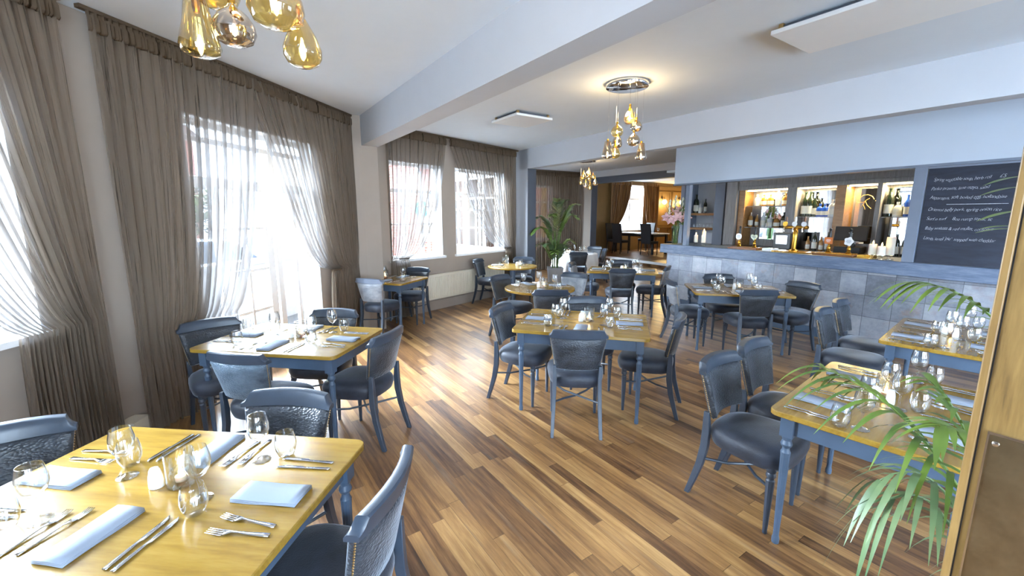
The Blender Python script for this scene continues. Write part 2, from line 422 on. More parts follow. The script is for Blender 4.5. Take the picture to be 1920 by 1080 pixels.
def wall(name, A, B, openings, mat, thick=.28, z0=0, z1=H, side=1):
    """wall from A to B, inner face on the AB line, thickness to the left (side=1) or right (-1)"""
    A = Vector(A); B = Vector(B); d = (B-A); L = d.length; d.normalize(); n = Vector((-d.y, d.x))*side
    ss = sorted(set([0, L] + [o[0] for o in openings] + [o[1] for o in openings]))
    zs = sorted(set([z0, z1] + [o[2] for o in openings] + [o[3] for o in openings]))
    mb = MB()
    for i in range(len(ss)-1):
        for j in range(len(zs)-1):
            sm, zm = (ss[i]+ss[i+1])/2, (zs[j]+zs[j+1])/2
            if any(o[0] < sm < o[1] and o[2] < zm < o[3] for o in openings): continue
            p = [A+d*ss[i], A+d*ss[i+1], A+d*ss[i+1]+n*thick, A+d*ss[i]+n*thick]
            mb.prism([(q.x, q.y) for q in p], zs[j], zs[j+1])
    return struct(mb.build(name, mat, smooth=False))

WB0, WB1 = Vector((-2.93, 3.0)), Vector((-2.30, 6.2))
dB = (WB1-WB0).normalized(); nB = Vector((-dB.y, dB.x))        # outwards
WC0, WC1 = Vector((-1.95, 6.9)), Vector((.16, 9.575))
dC = (WC1-WC0).normalized(); nC = Vector((-dC.y, dC.x))
WA0, WA1 = Vector((-2.98, -3.0)), Vector((-2.93, 3.0))
dA = (WA1-WA0).normalized(); nA = Vector((-dA.y, dA.x))
OB = (.77, 2.45, 0.0, 2.56); OC1 = (-.0+.45, 1.11+.45, .97, 2.56); OC2 = (1.45+.45, 2.88+.45, .97, 2.56)
WCs = WC0 - dC*.45
OA = (4.3, 5.58, .98, 2.56)
wall('wall_left', WA0, WA1, [OA], M['wall'])
wall('wall_window', WB0, WB1, [OB], M['wall'])
wall('wall_bay', WCs, WC1, [OC1, OC2], M['wall'])
# pier between the french window and the bay, pier left of the french window
struct(MB().prism([(-2.34,6.0),(-2.10,6.14),(-1.91,6.27),(-2.27,6.84),(-2.62,6.7),(-2.6,6.1)], 0, H).build('wall_pier', M['wall'], smooth=False))
# stub wall and beam two line
P2 = Vector((.15, 9.38)); 
q = [P2-EB*.25, P2+EB*.315, P2+EB*.315+NB*.2, P2-EB*.25+NB*.2]
struct(MB().prism([tuple(p) for p in q], 0, H).build('wall_stub', M['beam'], smooth=False))
q2 = P2+EB*.318
struct(MB().prism([tuple(p) for p in (q2-EB*.003, q2+EB*.012, q2+EB*.012+NB*.21, q2-EB*.003+NB*.21)], 0, 2.66).build('trim_1', M['darktrim'], smooth=False))
# zone beyond beam two
wall('wall_far_left', (-1.7, 11.75), (2.30, 14.24), [(1.0, 3.5, .95, 2.6)], M['wall'])
wall('wall_far_side', (.02,9.58), (-1.72,11.75), [(.35,2.5,.9,2.6)], M['wall'], thick=.2)
P3 = Vector((2.52, 13.82))
struct(MB().prism([tuple(p) for p in (P3-EB*.5, P3, P3+NB*.24, P3-EB*.5+NB*.24)], 0, H).build('wall_far_pier', M['wall'], smooth=False))
struct(MB().prism([tuple(p) for p in (P3, P3+EB*.02, P3+EB*.02+NB*.25, P3+NB*.25)], 0, 2.86).build('trim_2', M['darktrim'], smooth=False))
# beams
def beam(name, P, L, wdt, z0, z1, mat):
    q = [P, P+EB*L, P+EB*L+NB*wdt, P+NB*wdt]
    return struct(MB().prism([tuple(p) for p in q], z0, z1).build(name, mat, smooth=False))
beam('ceiling_beam', Vector((-2.10, 6.16)), 10.5, .235, 2.655, H, M['beam'])
beam('ceiling_beam', P2+EB*.02, 11.5, .2, 2.655, H, M['beam'])
beam('ceiling_beam', P3, 5.2, .24, 2.86, H, M['beam'])
beam('trim_3', P3+NB*-.01, 5.2, .26, 2.68, 2.86, M['darktrim'])
# raised floor of the back room
def plat(name, P, z1, mat):
    q = [P-EB*2.2, P+EB*6, P+EB*6+NB*8, P-EB*2.2+NB*8]
    return struct(MB().prism([tuple(p) for p in q], 0.0, z1).build(name, mat, smooth=False))
# step nosings follow the measured lines
S1 = Vector((3.76, 12.19)); S2 = Vector((3.28, 14.77)); dS2 = Vector((.453,-.891))
plat('floor_step', Vector((2.52,13.82))+NB*.02, .15, M['floor'])
q = [S2-dS2*2.0, S2+dS2*5, S2+dS2*5+Vector((.891,.453))*8, S2-dS2*2.0+Vector((.891,.453))*8]
struct(MB().prism([tuple(p) for p in q], .15, .30).build('floor_upper', M['floor'], smooth=False))
b = MB(); nS = Vector((.891,.453))
q = [S2-dS2*2.0-nS*.03, S2+dS2*5-nS*.03, S2+dS2*5+nS*.03, S2-dS2*2.0+nS*.03]
b.prism([tuple(p) for p in q],   .235, .308); struct(b.build('trim_4', M['white'], smooth=False))
PN = Vector((2.52,13.82))
q = [PN-EB*.2-NB*.02, PN+EB*5-NB*.02, PN+EB*5+NB*.04, PN-EB*.2+NB*.04]
struct(MB().prism([tuple(p) for p in q], .115, .157).build('trim_5', M['white'], smooth=False))
# back room walls
WF0 = Vector((1.2, 15.15)); WF1 = WF0+NB*9.2
wall('wall_back', WF0, WF1, [(3.75, 5.15, 1.1, 2.9)], M['goldwall'])
# panel mouldings on the back room wall
b = MB()
def rectmould(s0, s1, z0, z1, t=.04):
    for (a, c, e, f) in ((s0, s1, z0, z0+t), (s0, s1, z1-t, z1), (s0, s0+t, z0, z1), (s1-t, s1, z0, z1)):
        p = [WF0+NB*a-Vector((-NB.y, NB.x))*.0, WF0+NB*c]
        n = Vector((NB.y, -NB.x))
        b.prism([tuple(x) for x in (WF0+NB*a, WF0+NB*c, WF0+NB*c+n*.03, WF0+NB*a+n*.03)], e, f)
for s0, s1 in ((6.1, 6.95), (7.05, 7.9), (8.0, 8.9)):
    rectmould(s0, s1, 1.25, 2.7); rectmould(s0, s1, .45, 1.15)
for z_, h_ in ((2.78,.12),(1.17,.06)):
    n = Vector((NB.y, -NB.x))
    b.prism([tuple(x) for x in (WF0+NB*5.9, WF0+NB*9.1, WF0+NB*9.1+n*.05, WF0+NB*5.9+n*.05)], z_, z_+h_)
struct(b.build('trim_6', M['goldwall'], smooth=False))
# enclosing walls on the bar side and behind the camera
wall('wall_bar', barp(-1.45, 2.7), barp(7.5, 2.7), [], M['wall'], side=1)
wall('wall_back_side', WF1, barp(-1.45, 2.7), [], M['goldwall'], side=1)
cr = barp(7.5, 2.7)
wall('wall_right', (cr.x, cr.y), (cr.x, -3.0), [(1.0, 3.6, .9, 2.6)], M['wall'], side=1)
wall('wall_rear', (cr.x, -3.0), (-3.0, -3.0), [(1.0, 3.2, .4, 2.7), (4.2, 6.4, .4, 2.7), (7.2, 9.4, .4, 2.7)], M['wall'], side=1)

# ---------------------------------------------------------------- windows
def window(name, A, d, n, s0, s1, z0, z1, vb, hb, transoms=(), depth=.14, fw=.055, sill=True, mull=()):
    """frame, mullions and glazing bars in the opening, set back from the inner face"""
    A = Vector(A); fr = MB()
    def bx(a, b_, c, e, t=.06, off=0):
        p0 = A+d*a+n*(depth-t/2+off); p1 = A+d*b_+n*(depth-t/2+off)
        fr.prism([tuple(x) for x in (p0, p1, p1+n*t, p0+n*t)], c, e)
    bx(s0, s1, z0, z0+fw); bx(s0, s1, z1-fw, z1); bx(s0, s0+fw, z0, z1); bx(s1-fw, s1, z0, z1)
    for (v, a, e, wd) in vb: bx(v-wd/2, v+wd/2, a, e, .045)
    for (z, a, e, wd) in hb: bx(a, e, z-wd/2, z+wd/2, .04)
    o = struct(fr.build(name, M['white'], smooth=False, bevel=.004))
    g = MB(); p0 = A+d*s0+n*(depth); p1 = A+d*s1+n*(depth)
    g.add([(p0.x,p0.y,z0),(p1.x,p1.y,z0),(p1.x,p1.y,z1),(p0.x,p0.y,z1)], [(0,1,2,3)])
    g.build('glass_pane', M['pane'], o, smooth=False)
    rv = MB()   # white reveals and sill board
    for a in (s0-.0, s1-.012):
        q0 = A+d*a+n*.0; q1 = A+d*(a+.012)
        rv.prism([tuple(x) for x in (q0-n*.004, q1-n*.004, q1+n*depth, q0+n*depth)], z0, z1)
    q0 = A+d*s0; q1 = A+d*s1
    rv.prism([tuple(x) for x in (q0-n*.004, q1-n*.004, q1+n*depth, q0+n*depth)], z1-.012, z1)
    if sill:
        q0 = A+d*(s0-.04)-n*.05; q1 = A+d*(s1+.04)-n*.05
        rv.prism([tuple(x) for x in (q0, q1, q1+n*(depth+.05), q0+n*(depth+.05))], z0-.035, z0+.004)
    rv.build('reveal', M['white'], o, smooth=False)
    m = A+d*(s0+s1)/2+n*.2
    portal(m.x, m.y, (z0+z1)/2, s1-s0, z1-z0, math.atan2(-n.y, -n.x))
    return o
bar = .03
window('window_1', WB0, dB, nB, *OB[:2], .02, 2.56,
       [(1.14,0,2.0,.07),(1.78,0,2.0,.10),(1.46,.35,1.95,bar),(1.90,0,2.5,.08),(2.2,.02,1.95,.05)],
       [(2.0,.8,2.42,.10),(2.38,.8,2.42,.05),(1.56,1.17,1.75,bar),(1.12,1.17,1.75,bar),(.68,1.17,1.75,bar),(.18,.8,2.42,.22)], sill=False, fw=.07)
window('window_2', WCs, dC, nC, *OC1, [(OC1[0]+.38,.97,2.2,.05),(OC1[0]+.76,.97,2.2,.05),(OC1[1]-.2,.97,2.2,bar),(OC1[1]-.38,.97,2.5,.02)],
       [(2.1,OC1[0],OC1[1],.06),(1.55,OC1[0],OC1[1],bar),(1.85,OC1[0],OC1[1],.02)])
window('window_3', WCs, dC, nC, *OC2, [(OC2[0]+.22,.97,2.5,bar),(OC2[0]+.47,.97,2.5,.06),(OC2[0]+.95,.97,2.5,.06),(OC2[0]+.71,.97,2.1,bar)],
       [(2.1,OC2[0],OC2[1],.06),(1.45,OC2[0],OC2[1],bar),(1.8,OC2[0],OC2[1],bar)])
window('window_4', WA0, dA, nA, *OA, [(4.72,.98,2.5,.05),(5.15,.98,2.5,.05)], [(2.1,4.3,5.58,.06)])
dD = (Vector((2.30,14.24))-Vector((-1.7,11.75))).normalized(); nD = Vector((-dD.y, dD.x))
window('window_5', (-1.7,11.75), dD, nD, 1.0, 3.5, .95, 2.6, [(1.8,.95,2.6,.05),(2.6,.95,2.6,.05),(3.1,.95,2.1,.03)], [(2.1,1.0,3.5,.05),(1.5,1.0,3.5,.03)])
nF = Vector((-NB.y, NB.x))
dE = (Vector((-1.72,11.75))-Vector((.02,9.58))).normalized()
window('window_11', (.02,9.58), dE, Vector((-dE.y,dE.x)), .35, 2.5, .9, 2.6, [(1.1,.9,2.6,.05),(1.8,.9,2.6,.05)], [(2.1,.35,2.5,.05)])  # hidden window added to let more light into the far zone
window('window_6', WF0, NB, nF, 3.75, 5.15, 1.1, 2.9, [(4.45,1.1,2.9,.07)], [(2.35,3.75,5.15,.07)])
for k, (a, c) in enumerate(((1.0,3.2),(4.2,6.4),(7.2,9.4))):
    window('window_%d' % (7+k), (cr.x,-3.0), Vector((-1,0)), Vector((0,-1)), a, c, .4, 2.7, [((a+c)/2,.4,2.7,.06)], [(2.1,a,c,.06)])  # unseen rear windows, added to bring in light behind the camera
window('window_10', (cr.x, cr.y), Vector((0,-1)), Vector((1,0)), 1.0, 3.6, .9, 2.6, [(2.3,.9,2.6,.06)], [])  # unseen side window, added to brighten the right half of the room

# baseboards
def baseboard(name, A, B, n, h=.15, t=.02, mat=None):
    A = Vector(A); B = Vector(B)
    return struct(MB().prism([tuple(x) for x in (A, B, B-n*t, A-n*t)], 0, h).build(name, mat or M['wall'], smooth=False))
baseboard('baseboard_bay', WCs+dC*.3, WC1-dC*.1, nC, .17)
baseboard('baseboard_left', WA0, WA1, nA, .14, mat=M['radiator'])
baseboard('baseboard_window', WB0, WB0+dB*.77, nB, .14)
struct(MB().box((-2.86,3.0,.09), (.12,.16,.18), rz=.1).build('baseboard_pier', M['radiator'], smooth=False))

# ---------------------------------------------------------------- door at the right (oak leaf standing open)
dn = Vector((-EB.x*0+.8285, .56)); D0 = NB*1.2 - EB*.139       # leading edge of the leaf
q = [D0, D0+EB*.92, D0+EB*.92+NB*.045, D0+NB*.045]
door = struct(MB().prism([tuple(p) for p in q], .01, 2.3).build('door_1', M['oakdoor'], smooth=False, bevel=.002))
b = MB(); q = [D0-EB*.004-NB*.006, D0+EB*.009-NB*.006, D0+EB*.009+NB*.05, D0-EB*.004+NB*.05]
b.prism([tuple(p) for p in q], .01, 2.3); b.build('edge_strip', M['oakedge'], door, smooth=False, bevel=.002)
b = MB(); q = [D0+EB*.009-NB*.0015, D0+EB*.0115-NB*.0015, D0+EB*.0115+NB*.01, D0+EB*.009+NB*.01]
b.prism([tuple(p) for p in q], .01, 2.3); b.build('groove', M['blackgloss'], door, smooth=False)
b = MB(); q = [D0+EB*.0225-NB*.003, D0+EB*.20-NB*.003, D0+EB*.20+NB*.004, D0+EB*.0225+NB*.004]
b.prism([tuple(p) for p in q], .30, 1.285); pl = b.build('push_plate', M['plate'], door, smooth=False, bevel=.0015)
b = MB(); c_ = D0+EB*.0225
for (a0,a1,z0,z1) in ((.0215,.0245,.30,1.285),(.0215,.2,1.282,1.287)):
    q = [D0+EB*a0-NB*.006, D0+EB*a1-NB*.006, D0+EB*a1, D0+EB*a0]; b.prism([tuple(p) for p in q], z0, z1)
b.build('plate_rim', M['steel'], pl, smooth=False)
axm = Matrix(((EB.x, 0, -NB.x), (EB.y, 0, -NB.y), (0, 1, 0)))
for (es, z_) in ((.034, 1.265),(.034, .36)):
    p = D0+EB*es-NB*.003
    MB().lathe([(.0055,0),(.005,.002),(.0025,.003),(0,.0032)], 12, (p.x,p.y,z_), ax=axm).build('screw', M['steel'], pl)

# ================================================================== BAR
def barbox(mb, s0, s1, o0, o1, z0, z1):
    p = [barp(s0,o0), barp(s1,o0), barp(s1,o1), barp(s0,o1)]
    return mb.prism([tuple(x) for x in p], z0, z1)
# bulkhead over the bar
b = MB(); barbox(b, -.08, 7.2, 0, .14, 2.25, H); struct(b.build('wall_bulkhead', M['bulk'], smooth=False))
b = MB(); barbox(b, -.09, 7.2, -.012, .15, 2.235, 2.262); struct(b.build('trim_7', M['greyblue'], smooth=False))
b = MB(); barbox(b, -.4, 7.2, .14, 2.7, 2.5, 2.54); struct(b.build('ceiling_bar', M['ceiling'], smooth=False))
# counter: body with tile front, plinth, top
ctr = empty('bar_counter', (CB.x, CB.y, 0), BAR_ANG, 'long bar counter faced in weathered grey metal tiles under a blue-grey top', 'bar counter')
def loc_box(mb, s0, s1, o0, o1, z0, z1):     # in the bar frame: x along the bar, y away from the room
    return mb.box(((s0+s1)/2, (o0+o1)/2, (z0+z1)/2), (s1-s0, o1-o0, z1-z0))
b = MB(); loc_box(b, -.24, 6.6, .14, .62, .0, .985); b.build('counter_body', M['darktrim'], ctr, smooth=False)
b = MB()
L_ = 6.84
b.add([(-.25,.12,.12),(6.6,.12,.12),(6.6,.12,.985),(-.25,.12,.985)], [(0,1,2,3)]); b.uv = [(0,.12-.17+.04),(L_+.01,-.01),(L_+.01,.855),(0,.855)]
b.add([(-.25,.62,.12),(-.25,.12,.12),(-.25,.12,.985),(-.25,.62,.985)], [(0,1,2,3)]); b.uv += [(-.5,-.01),(0,-.01),(0,.855),(-.5,.855)]
b.build('tile_front', M['tiles'], ctr, smooth=False, solid=.004)
b = MB(); loc_box(b, -.27, 6.6, .1, .64, 0, .13); b.build('plinth', M['paint_light'], ctr, smooth=False, bevel=.004)
b = MB(); loc_box(b, -.33, 6.6, 0, .64, .99, 1.155); b.build('counter_top', M['bartop'], ctr, smooth=False, bevel=.008)
# posts (part of the screen above the counter)
b = MB()
barbox(b, .14, .22, .06, .14, 1.156, 2.235); barbox(b, 3.35, 3.46, .0, .1, 1.156, 2.235)
struct(b.build('trim_8', M['greyblue'], smooth=False, bevel=.003))
# chalkboard
cbd = empty('chalkboard', (CB.x, CB.y, 0), BAR_ANG, 'large black menu chalkboard with white handwriting above the right end of the bar', 'chalkboard')
b = MB(); loc_box(b, 3.47, 5.6, .02, .05, 1.158, 2.215); b.build('board', M['slate'], cbd, smooth=False)
b = MB(); loc_box(b, 3.46, 5.62, .0, .06, 2.212, 2.233); b.build('frame', M['greyblue'], cbd, smooth=False)
def chalkline(txt, s, z, size, end=None, slope=.0):
    cu = bpy.data.curves.new('chalk', 'FONT'); cu.body = txt; cu.size = size; cu.shear = .35; cu.space_character = .92; cu.offset = -.0009
    o = bpy.data.objects.new('chalk_tmp', cu); sc.collection.objects.link(o)
    bpy.context.view_layer.update()
    me = bpy.data.meshes.new_from_object(o.evaluated_get(bpy.context.evaluated_depsgraph_get()))
    bpy.data.objects.remove(o); 
    wd = max(v.co.x for v in me.vertices); k = 1.0 if end is None else (end-s)/wd
    rr = random.Random(len(txt))
    vs = []
    for v in me.vertices:
        wob = .0035*math.sin(v.co.x*26+len(txt)) + .002*math.sin(v.co.x*61)
        x = s+v.co.x*k; vs.append((x, .0185, z + v.co.y*(1+.12*math.sin(v.co.x*35)) + wob + slope*(x-s)))
    for i, v in enumerate(me.vertices): v.co = vs[i]
    me.materials.clear(); me.materials.append(M['chalk'])
    w_ = bpy.data.objects.new('chalk_writing', me); link(w_, cbd)
for (txt, s, z, sz, en) in (
    ('Spring vegetable soup, herb roll', 3.52, 2.07, .048, 3.97),
    ('£5', 4.02, 2.075, .048, None),
    ('Panko prawns, lime mayo, salad', 3.51, 1.975, .048, 3.97),
    ('Asparagus, soft boiled egg, hollandaise', 3.51, 1.875, .048, 4.10),
    ('Oriental belly pork, spring onion rice', 3.51, 1.745, .048, 4.08),
    ('Surf n turf     8oz rump steak, sc', 3.51, 1.645, .048, 4.03),
    ('Baby seabass & red mullet, couscous', 3.51, 1.54, .048, 4.05),
    ("Lamb, lentil 'pie'  topped with cheddar", 3.51, 1.425, .048, 4.08)):
    chalkline(txt, s, z, sz, en)
b = MB(); loc_box(b, 3.66, 4.12, .0165, .0185, 1.815, 1.819); b.build('chalk_rule', M['chalk'], cbd, smooth=False)

# back bar: worktop, tall unit of lit bays, mirrors
bk = empty('back_bar_cabinet', (CB.x, CB.y, 0), BAR_ANG, 'grey panelled back bar cabinet with mirrored lit bays', 'cabinet')
b = MB(); loc_box(b, .1, 6.0, 1.05, 1.75, 0, 1.07); b.build('base_unit', M['darktrim'], bk, smooth=False)
b = MB(); loc_box(b, .1, 6.0, 1.0, 1.75, 1.07, 1.115); b.build('worktop', M['worktop'], bk, smooth=False, bevel=.004)
OFF = 1.72
b = MB(); loc_box(b, .1, 6.0, OFF, OFF+.06, 1.115, 2.5); b.build('back_panel', M['limed'], bk, smooth=False)
b = MB()
for z0, z1, t in ((2.17,2.235,.0),(2.235,2.25,.03),(2.25,2.36,.0),(2.36,2.375,.03),(2.375,2.5,.0)):
    loc_box(b, .24, 6.0, 1.42-t, 1.47, z0, z1)
b.build('fascia', M['limed'], bk, smooth=False, bevel=.004)
bays = [(.36,1.14),(1.30,1.90),(2.04,2.44),(2.50,2.86),(3.0,3.8)]
edges = [(.24,.36),(1.14,1.30),(1.90,2.04),(2.44,2.50),(2.86,3.0),(3.8,3.95)]
for (a, c) in edges:
    b = MB(); loc_box(b, a, c, 1.46, OFF, 1.115, 2.17); b.build('upright', M['shelfwood'] if a < 2.2 and a != 1.14 else M['limed'], bk, smooth=False)
b = MB(); loc_box(b, .0, .22, 1.40, 1.75, 0, 2.5); b.build('end_panel', M['limed'], bk, smooth=False)
for k, (a, c) in enumerate(bays):
    b = MB(); a2, c2 = (a+.2, c-.06) if k == 0 else ((a+.06, c-.02) if k in (1, 3) else (a+.04, c-.02))
    b.box(((a2+c2)/2, OFF-.012, 1.68), (c2-a2, .014, .86)); b.build('mirror', M['mirror'], bk, smooth=False)
    b = MB(); loc_box(b, a+.02, c-.02, 1.49, 1.52, 2.145, 2.165); b.build('strip_light', M['striplight'], bk, smooth=False)
def shelf(s0, s1, z, o0=1.5):
    b = MB(); loc_box(b, s0, s1, o0, OFF-.03, z-.012, z); return b.build('shelf', M['pane'] if False else M['limed'], bk, smooth=False)
shelf(.37,1.13,1.87); shelf(.37,1.13,1.475); shelf(1.31,1.89,1.675); shelf(2.51,2.85,1.675); shelf(3.0,3.8,1.675)
# gold emblem etched on the third mirror
b = MB()
e0 = Vector((2.24, OFF-.021, 1.90))
for pts in ([(-.10,.06),(-.06,.10),(0,.105),(.05,.08),(.075,.04)], [(-.12,0),(-.05,.0),(-.02,.03),(.02,.055)], [(-.02,.03),(-.05,-.03),(-.075,-.08)], [(-.03,.02),(.0,-.04),(.05,-.09)], [(-.05,-.03),(-.03,-.07),(-.02,-.1)], [(.09,.02),(.13,-.02),(.16,-.03)]):
    b.tube([e0+Vector((x*1.1,0,z*1.1)) for x, z in pts], .004, 5)
b.build('emblem', M['goldline'], bk)
for s_ in (.75, 1.6, 2.24, 2.68):
    p = barp(s_, 1.35); d_ = bpy.data.lights.new('bay_striplight', 'AREA'); d_.shape = 'RECTANGLE'; d_.size = .5; d_.size_y = .04; d_.energy = 5; d_.color = (1,.78,.38)
    p = barp(s_, 1.56)
    o = bpy.data.objects.new('bay_striplight', d_); link(o); o.location = (p.x, p.y, 2.14); o.rotation_euler = (0, 0, BAR_ANG)

# alcove shelves left of the back bar
al = empty('alcove_shelving', (CB.x, CB.y, 0), BAR_ANG, 'alcove with two oak shelves at the left end of the bar', 'shelving')
b = MB(); loc_box(b, -1.3, .0, 2.15, 2.2, 0, 2.5); b.build('back_panel', M['beam'], al, smooth=False)
b = MB(); loc_box(b, -.36, -.14, 1.55, 2.15, 0, 2.42); b.build('side_panel', M['greyblue'], al, smooth=False)
b = MB(); loc_box(b, -1.36, -1.26, 1.7, 2.15, 0, 2.5); b.build('side_panel', M['greyblue'], al, smooth=False)
for z in (1.745, 1.425):
    b = MB(); loc_box(b, -1.24, -.38, 1.85, 2.14, z-.05, z); b.build('shelf', M['shelfwood'], al, smooth=False, bevel=.004)
b = MB(); loc_box(b, -1.24, -.38, 1.55, 2.14, 1.02, 1.06); b.build('worktop', M['worktop'], al, smooth=False)
b = MB(); loc_box(b, -1.24, -.38, 1.6, 2.14, 0, 1.02); b.build('base_unit', M['darktrim'], al, smooth=False)

# ---------------------------------------------------------------- bar objects
def bpos(s, o, z): p = barp(s, o); return (p.x, p.y, z)
BPROF = {
 'wine': [(.0,.0),(.036,.0),(.037,.01),(.037,.19),(.030,.225),(.015,.25),(.0135,.30),(.0155,.302),(.0155,.315),(0,.315)],
 'spirit': [(0,0),(.042,0),(.043,.01),(.043,.17),(.035,.195),(.015,.215),(.0145,.25),(.018,.252),(.018,.275),(0,.275)],
 'squat': [(0,0),(.05,0),(.052,.01),(.052,.12),(.04,.15),(.016,.165),(.016,.19),(.02,.192),(.02,.215),(0,.215)],
 'beer': [(0,0),(.03,0),(.031,.01),(.031,.13),(.022,.165),(.013,.19),(.0125,.225),(.015,.227),(.015,.235),(0,.235)],
 'magnum': [(0,0),(.055,0),(.057,.015),(.057,.24),(.05,.29),(.022,.33),(.020,.40),(.024,.402),(.024,.42),(0,.42)],
}
PB = {}
def bottle(kind, matk, loc, label, group, scale=1.0, lab=True):
    key = (kind, matk, lab)
    if key not in PB:
        o = MB().lathe(BPROF[kind], 14).build('bottle', M[matk])
        r = BPROF[kind][3][0]; h = BPROF[kind][3][1]
        if lab: MB().lathe([(r+.0008, h*.2), (r+.0008, h*.75)], 14).build('bottle_label', M['label_w'], o)
        PB[key] = make_tree(o); PB[key][0]['_proto'] = 1
        c = o; first = True
    else: c = copy_tree(PB[key])
    c.location = loc; c.scale = (scale,)*3; c.rotation_euler = (0, 0, random.uniform(0, 6))
    if '_proto' in c: del c['_proto']
    tag(c, label, 'bottle', group); return c
ordn = ['leftmost', 'second from left', 'third from left', 'fourth from left', 'fifth from left', 'sixth from left', 'seventh from left', 'eighth from left']
def brow(items, s0, ds, o, z, where, group):
    for i, (k, m, desc) in enumerate(items):
        bottle(k, m, bpos(s0+ds*i, o, z), '%s, %s %s' % (desc, ordn[i], where), group)
brow([('squat','b_clear','small clear bottle'),('squat','b_amber','squat amber bottle'),('squat','b_amber','round amber bottle'),('spirit','b_clear','clear square bottle'),('squat','b_amber','broad amber bottle')], .52, .13, 1.6, 1.872, 'on the lit bay top shelf', 'bottles on the top shelf of the lit bay')
brow([('spirit','b_amber','tall amber bottle'),('beer','b_amber','small amber bottle'),('spirit','b_clear','clear bottle with dark stopper'),('squat','b_clear','squat clear bottle'),('squat','b_amber','squat amber bottle'),('spirit','b_dark','dark bottle')], .42, .125, 1.6, 1.477, 'on the lit bay lower shelf', 'bottles on the lower shelf of the lit bay')
brow([('magnum','b_dark','tall dark wine bottle'),('magnum','b_dark','tall black wine bottle'),('wine','b_dark','dark wine bottle')], 1.38, .08, 1.6, 1.677, 'on the shelf of the second bay', 'dark wine bottles in the second bay')
brow([('squat','b_blue','square blue gin bottle'),('squat','b_blue','blue gin bottle'),('squat','b_blue','deep blue gin bottle')], 1.63, .075, 1.58, 1.677, 'of the three blue bottles', 'blue bottles in the second bay')
brow([('spirit','b_clear','clear spirit bottle with dark pourer'),('spirit','b_clear','clear spirit bottle with pourer')], 1.83, .05, 1.53, 1.677, 'right of the blue bottles', 'clear bottles in the second bay')
brow([('beer','b_amber','small brown bottle'),('wine','b_dark','dark wine bottle with pale label'),('beer','b_amber','short brown bottle'),('wine','b_dark','dark bottle')], 1.62, .1, 1.35, 1.115, 'before the second bay', 'bottles on the worktop')
brow([('magnum','b_dark','very large dark bottle'),('squat','b_clear','clear decanter bottle'),('wine','b_blue','dark blue bottle')], 2.56, .11, 1.58, 1.677, 'on the shelf beside the chalkboard', 'bottles on the shelf beside the chalkboard')
brow([('wine','b_dark','dark wine bottle'),('wine','b_dark','dark wine bottle with cream label'),('wine','b_dark','black wine bottle')], 2.72, .1, 1.3, 1.115, 'on the worktop behind the large candles', 'wine bottles behind the candles')
brow([('magnum','b_dark','dark wine bottle'),('spirit','b_clear','pale bottle'),('wine','b_dark','dark bottle with white label')], -1.15, .12, 1.98, 1.745, 'on the upper alcove shelf', 'bottles on the alcove shelf')

# bowl glasses upside down on alcove lower shelf
gl = None
for i in range(9):
    if gl is None:
        gl = MB().lathe([(.034,0),(.036,.03),(.03,.1),(.0,.102)], 12).build('tumbler', M['glass']); o = gl
    else: o = gl.copy(); link(o)
    o.location = bpos(-1.18+.09*i, 1.98, 1.426)
    tag(o, 'upturned glass on the lower alcove shelf, number %s from its left end' % ['one','two','three','four','five','six','seven','eight','nine'][i], 'glass', 'upturned glasses on the lower alcove shelf')

# till
till = empty('till', bpos(2.22, 1.38, 1.116), BAR_ANG+.15, 'black till with a dark screen on the worktop before the third mirror', 'till')
MB().box((0,0,.05),(.34,.3,.10)).build('till_base', M['blackgloss'], till, smooth=False, bevel=.01)
MB().box((0,.04,.15),(.10,.08,.12)).build('till_stand', M['blackgloss'], till, smooth=False)
s_ = MB().box((0,-.02,.30),(.42,.04,.22),rx=-.15).build('till_screen', M['blackgloss'], till, smooth=False, bevel=.008)
MB().tube([(-.02,-.048,.31),(.0,-.05,.325),(.03,-.047,.30)], .006, 6).build('screen_mark', M['porcelain'], s_)
# espresso machine-like dark box behind the fount
cm = empty('glasswasher', bpos(1.25, 1.38, 1.116), BAR_ANG, 'dark appliance with steel front standing below the yellow lit bay', 'appliance')
MB().box((0,0,.14),(.3,.28,.28)).build('appliance_body', M['blackgloss'], cm, smooth=False, bevel=.01)
MB().box((0,-.145,.16),(.2,.012,.16)).build('appliance_front', M['steel'], cm, smooth=False, bevel=.004)

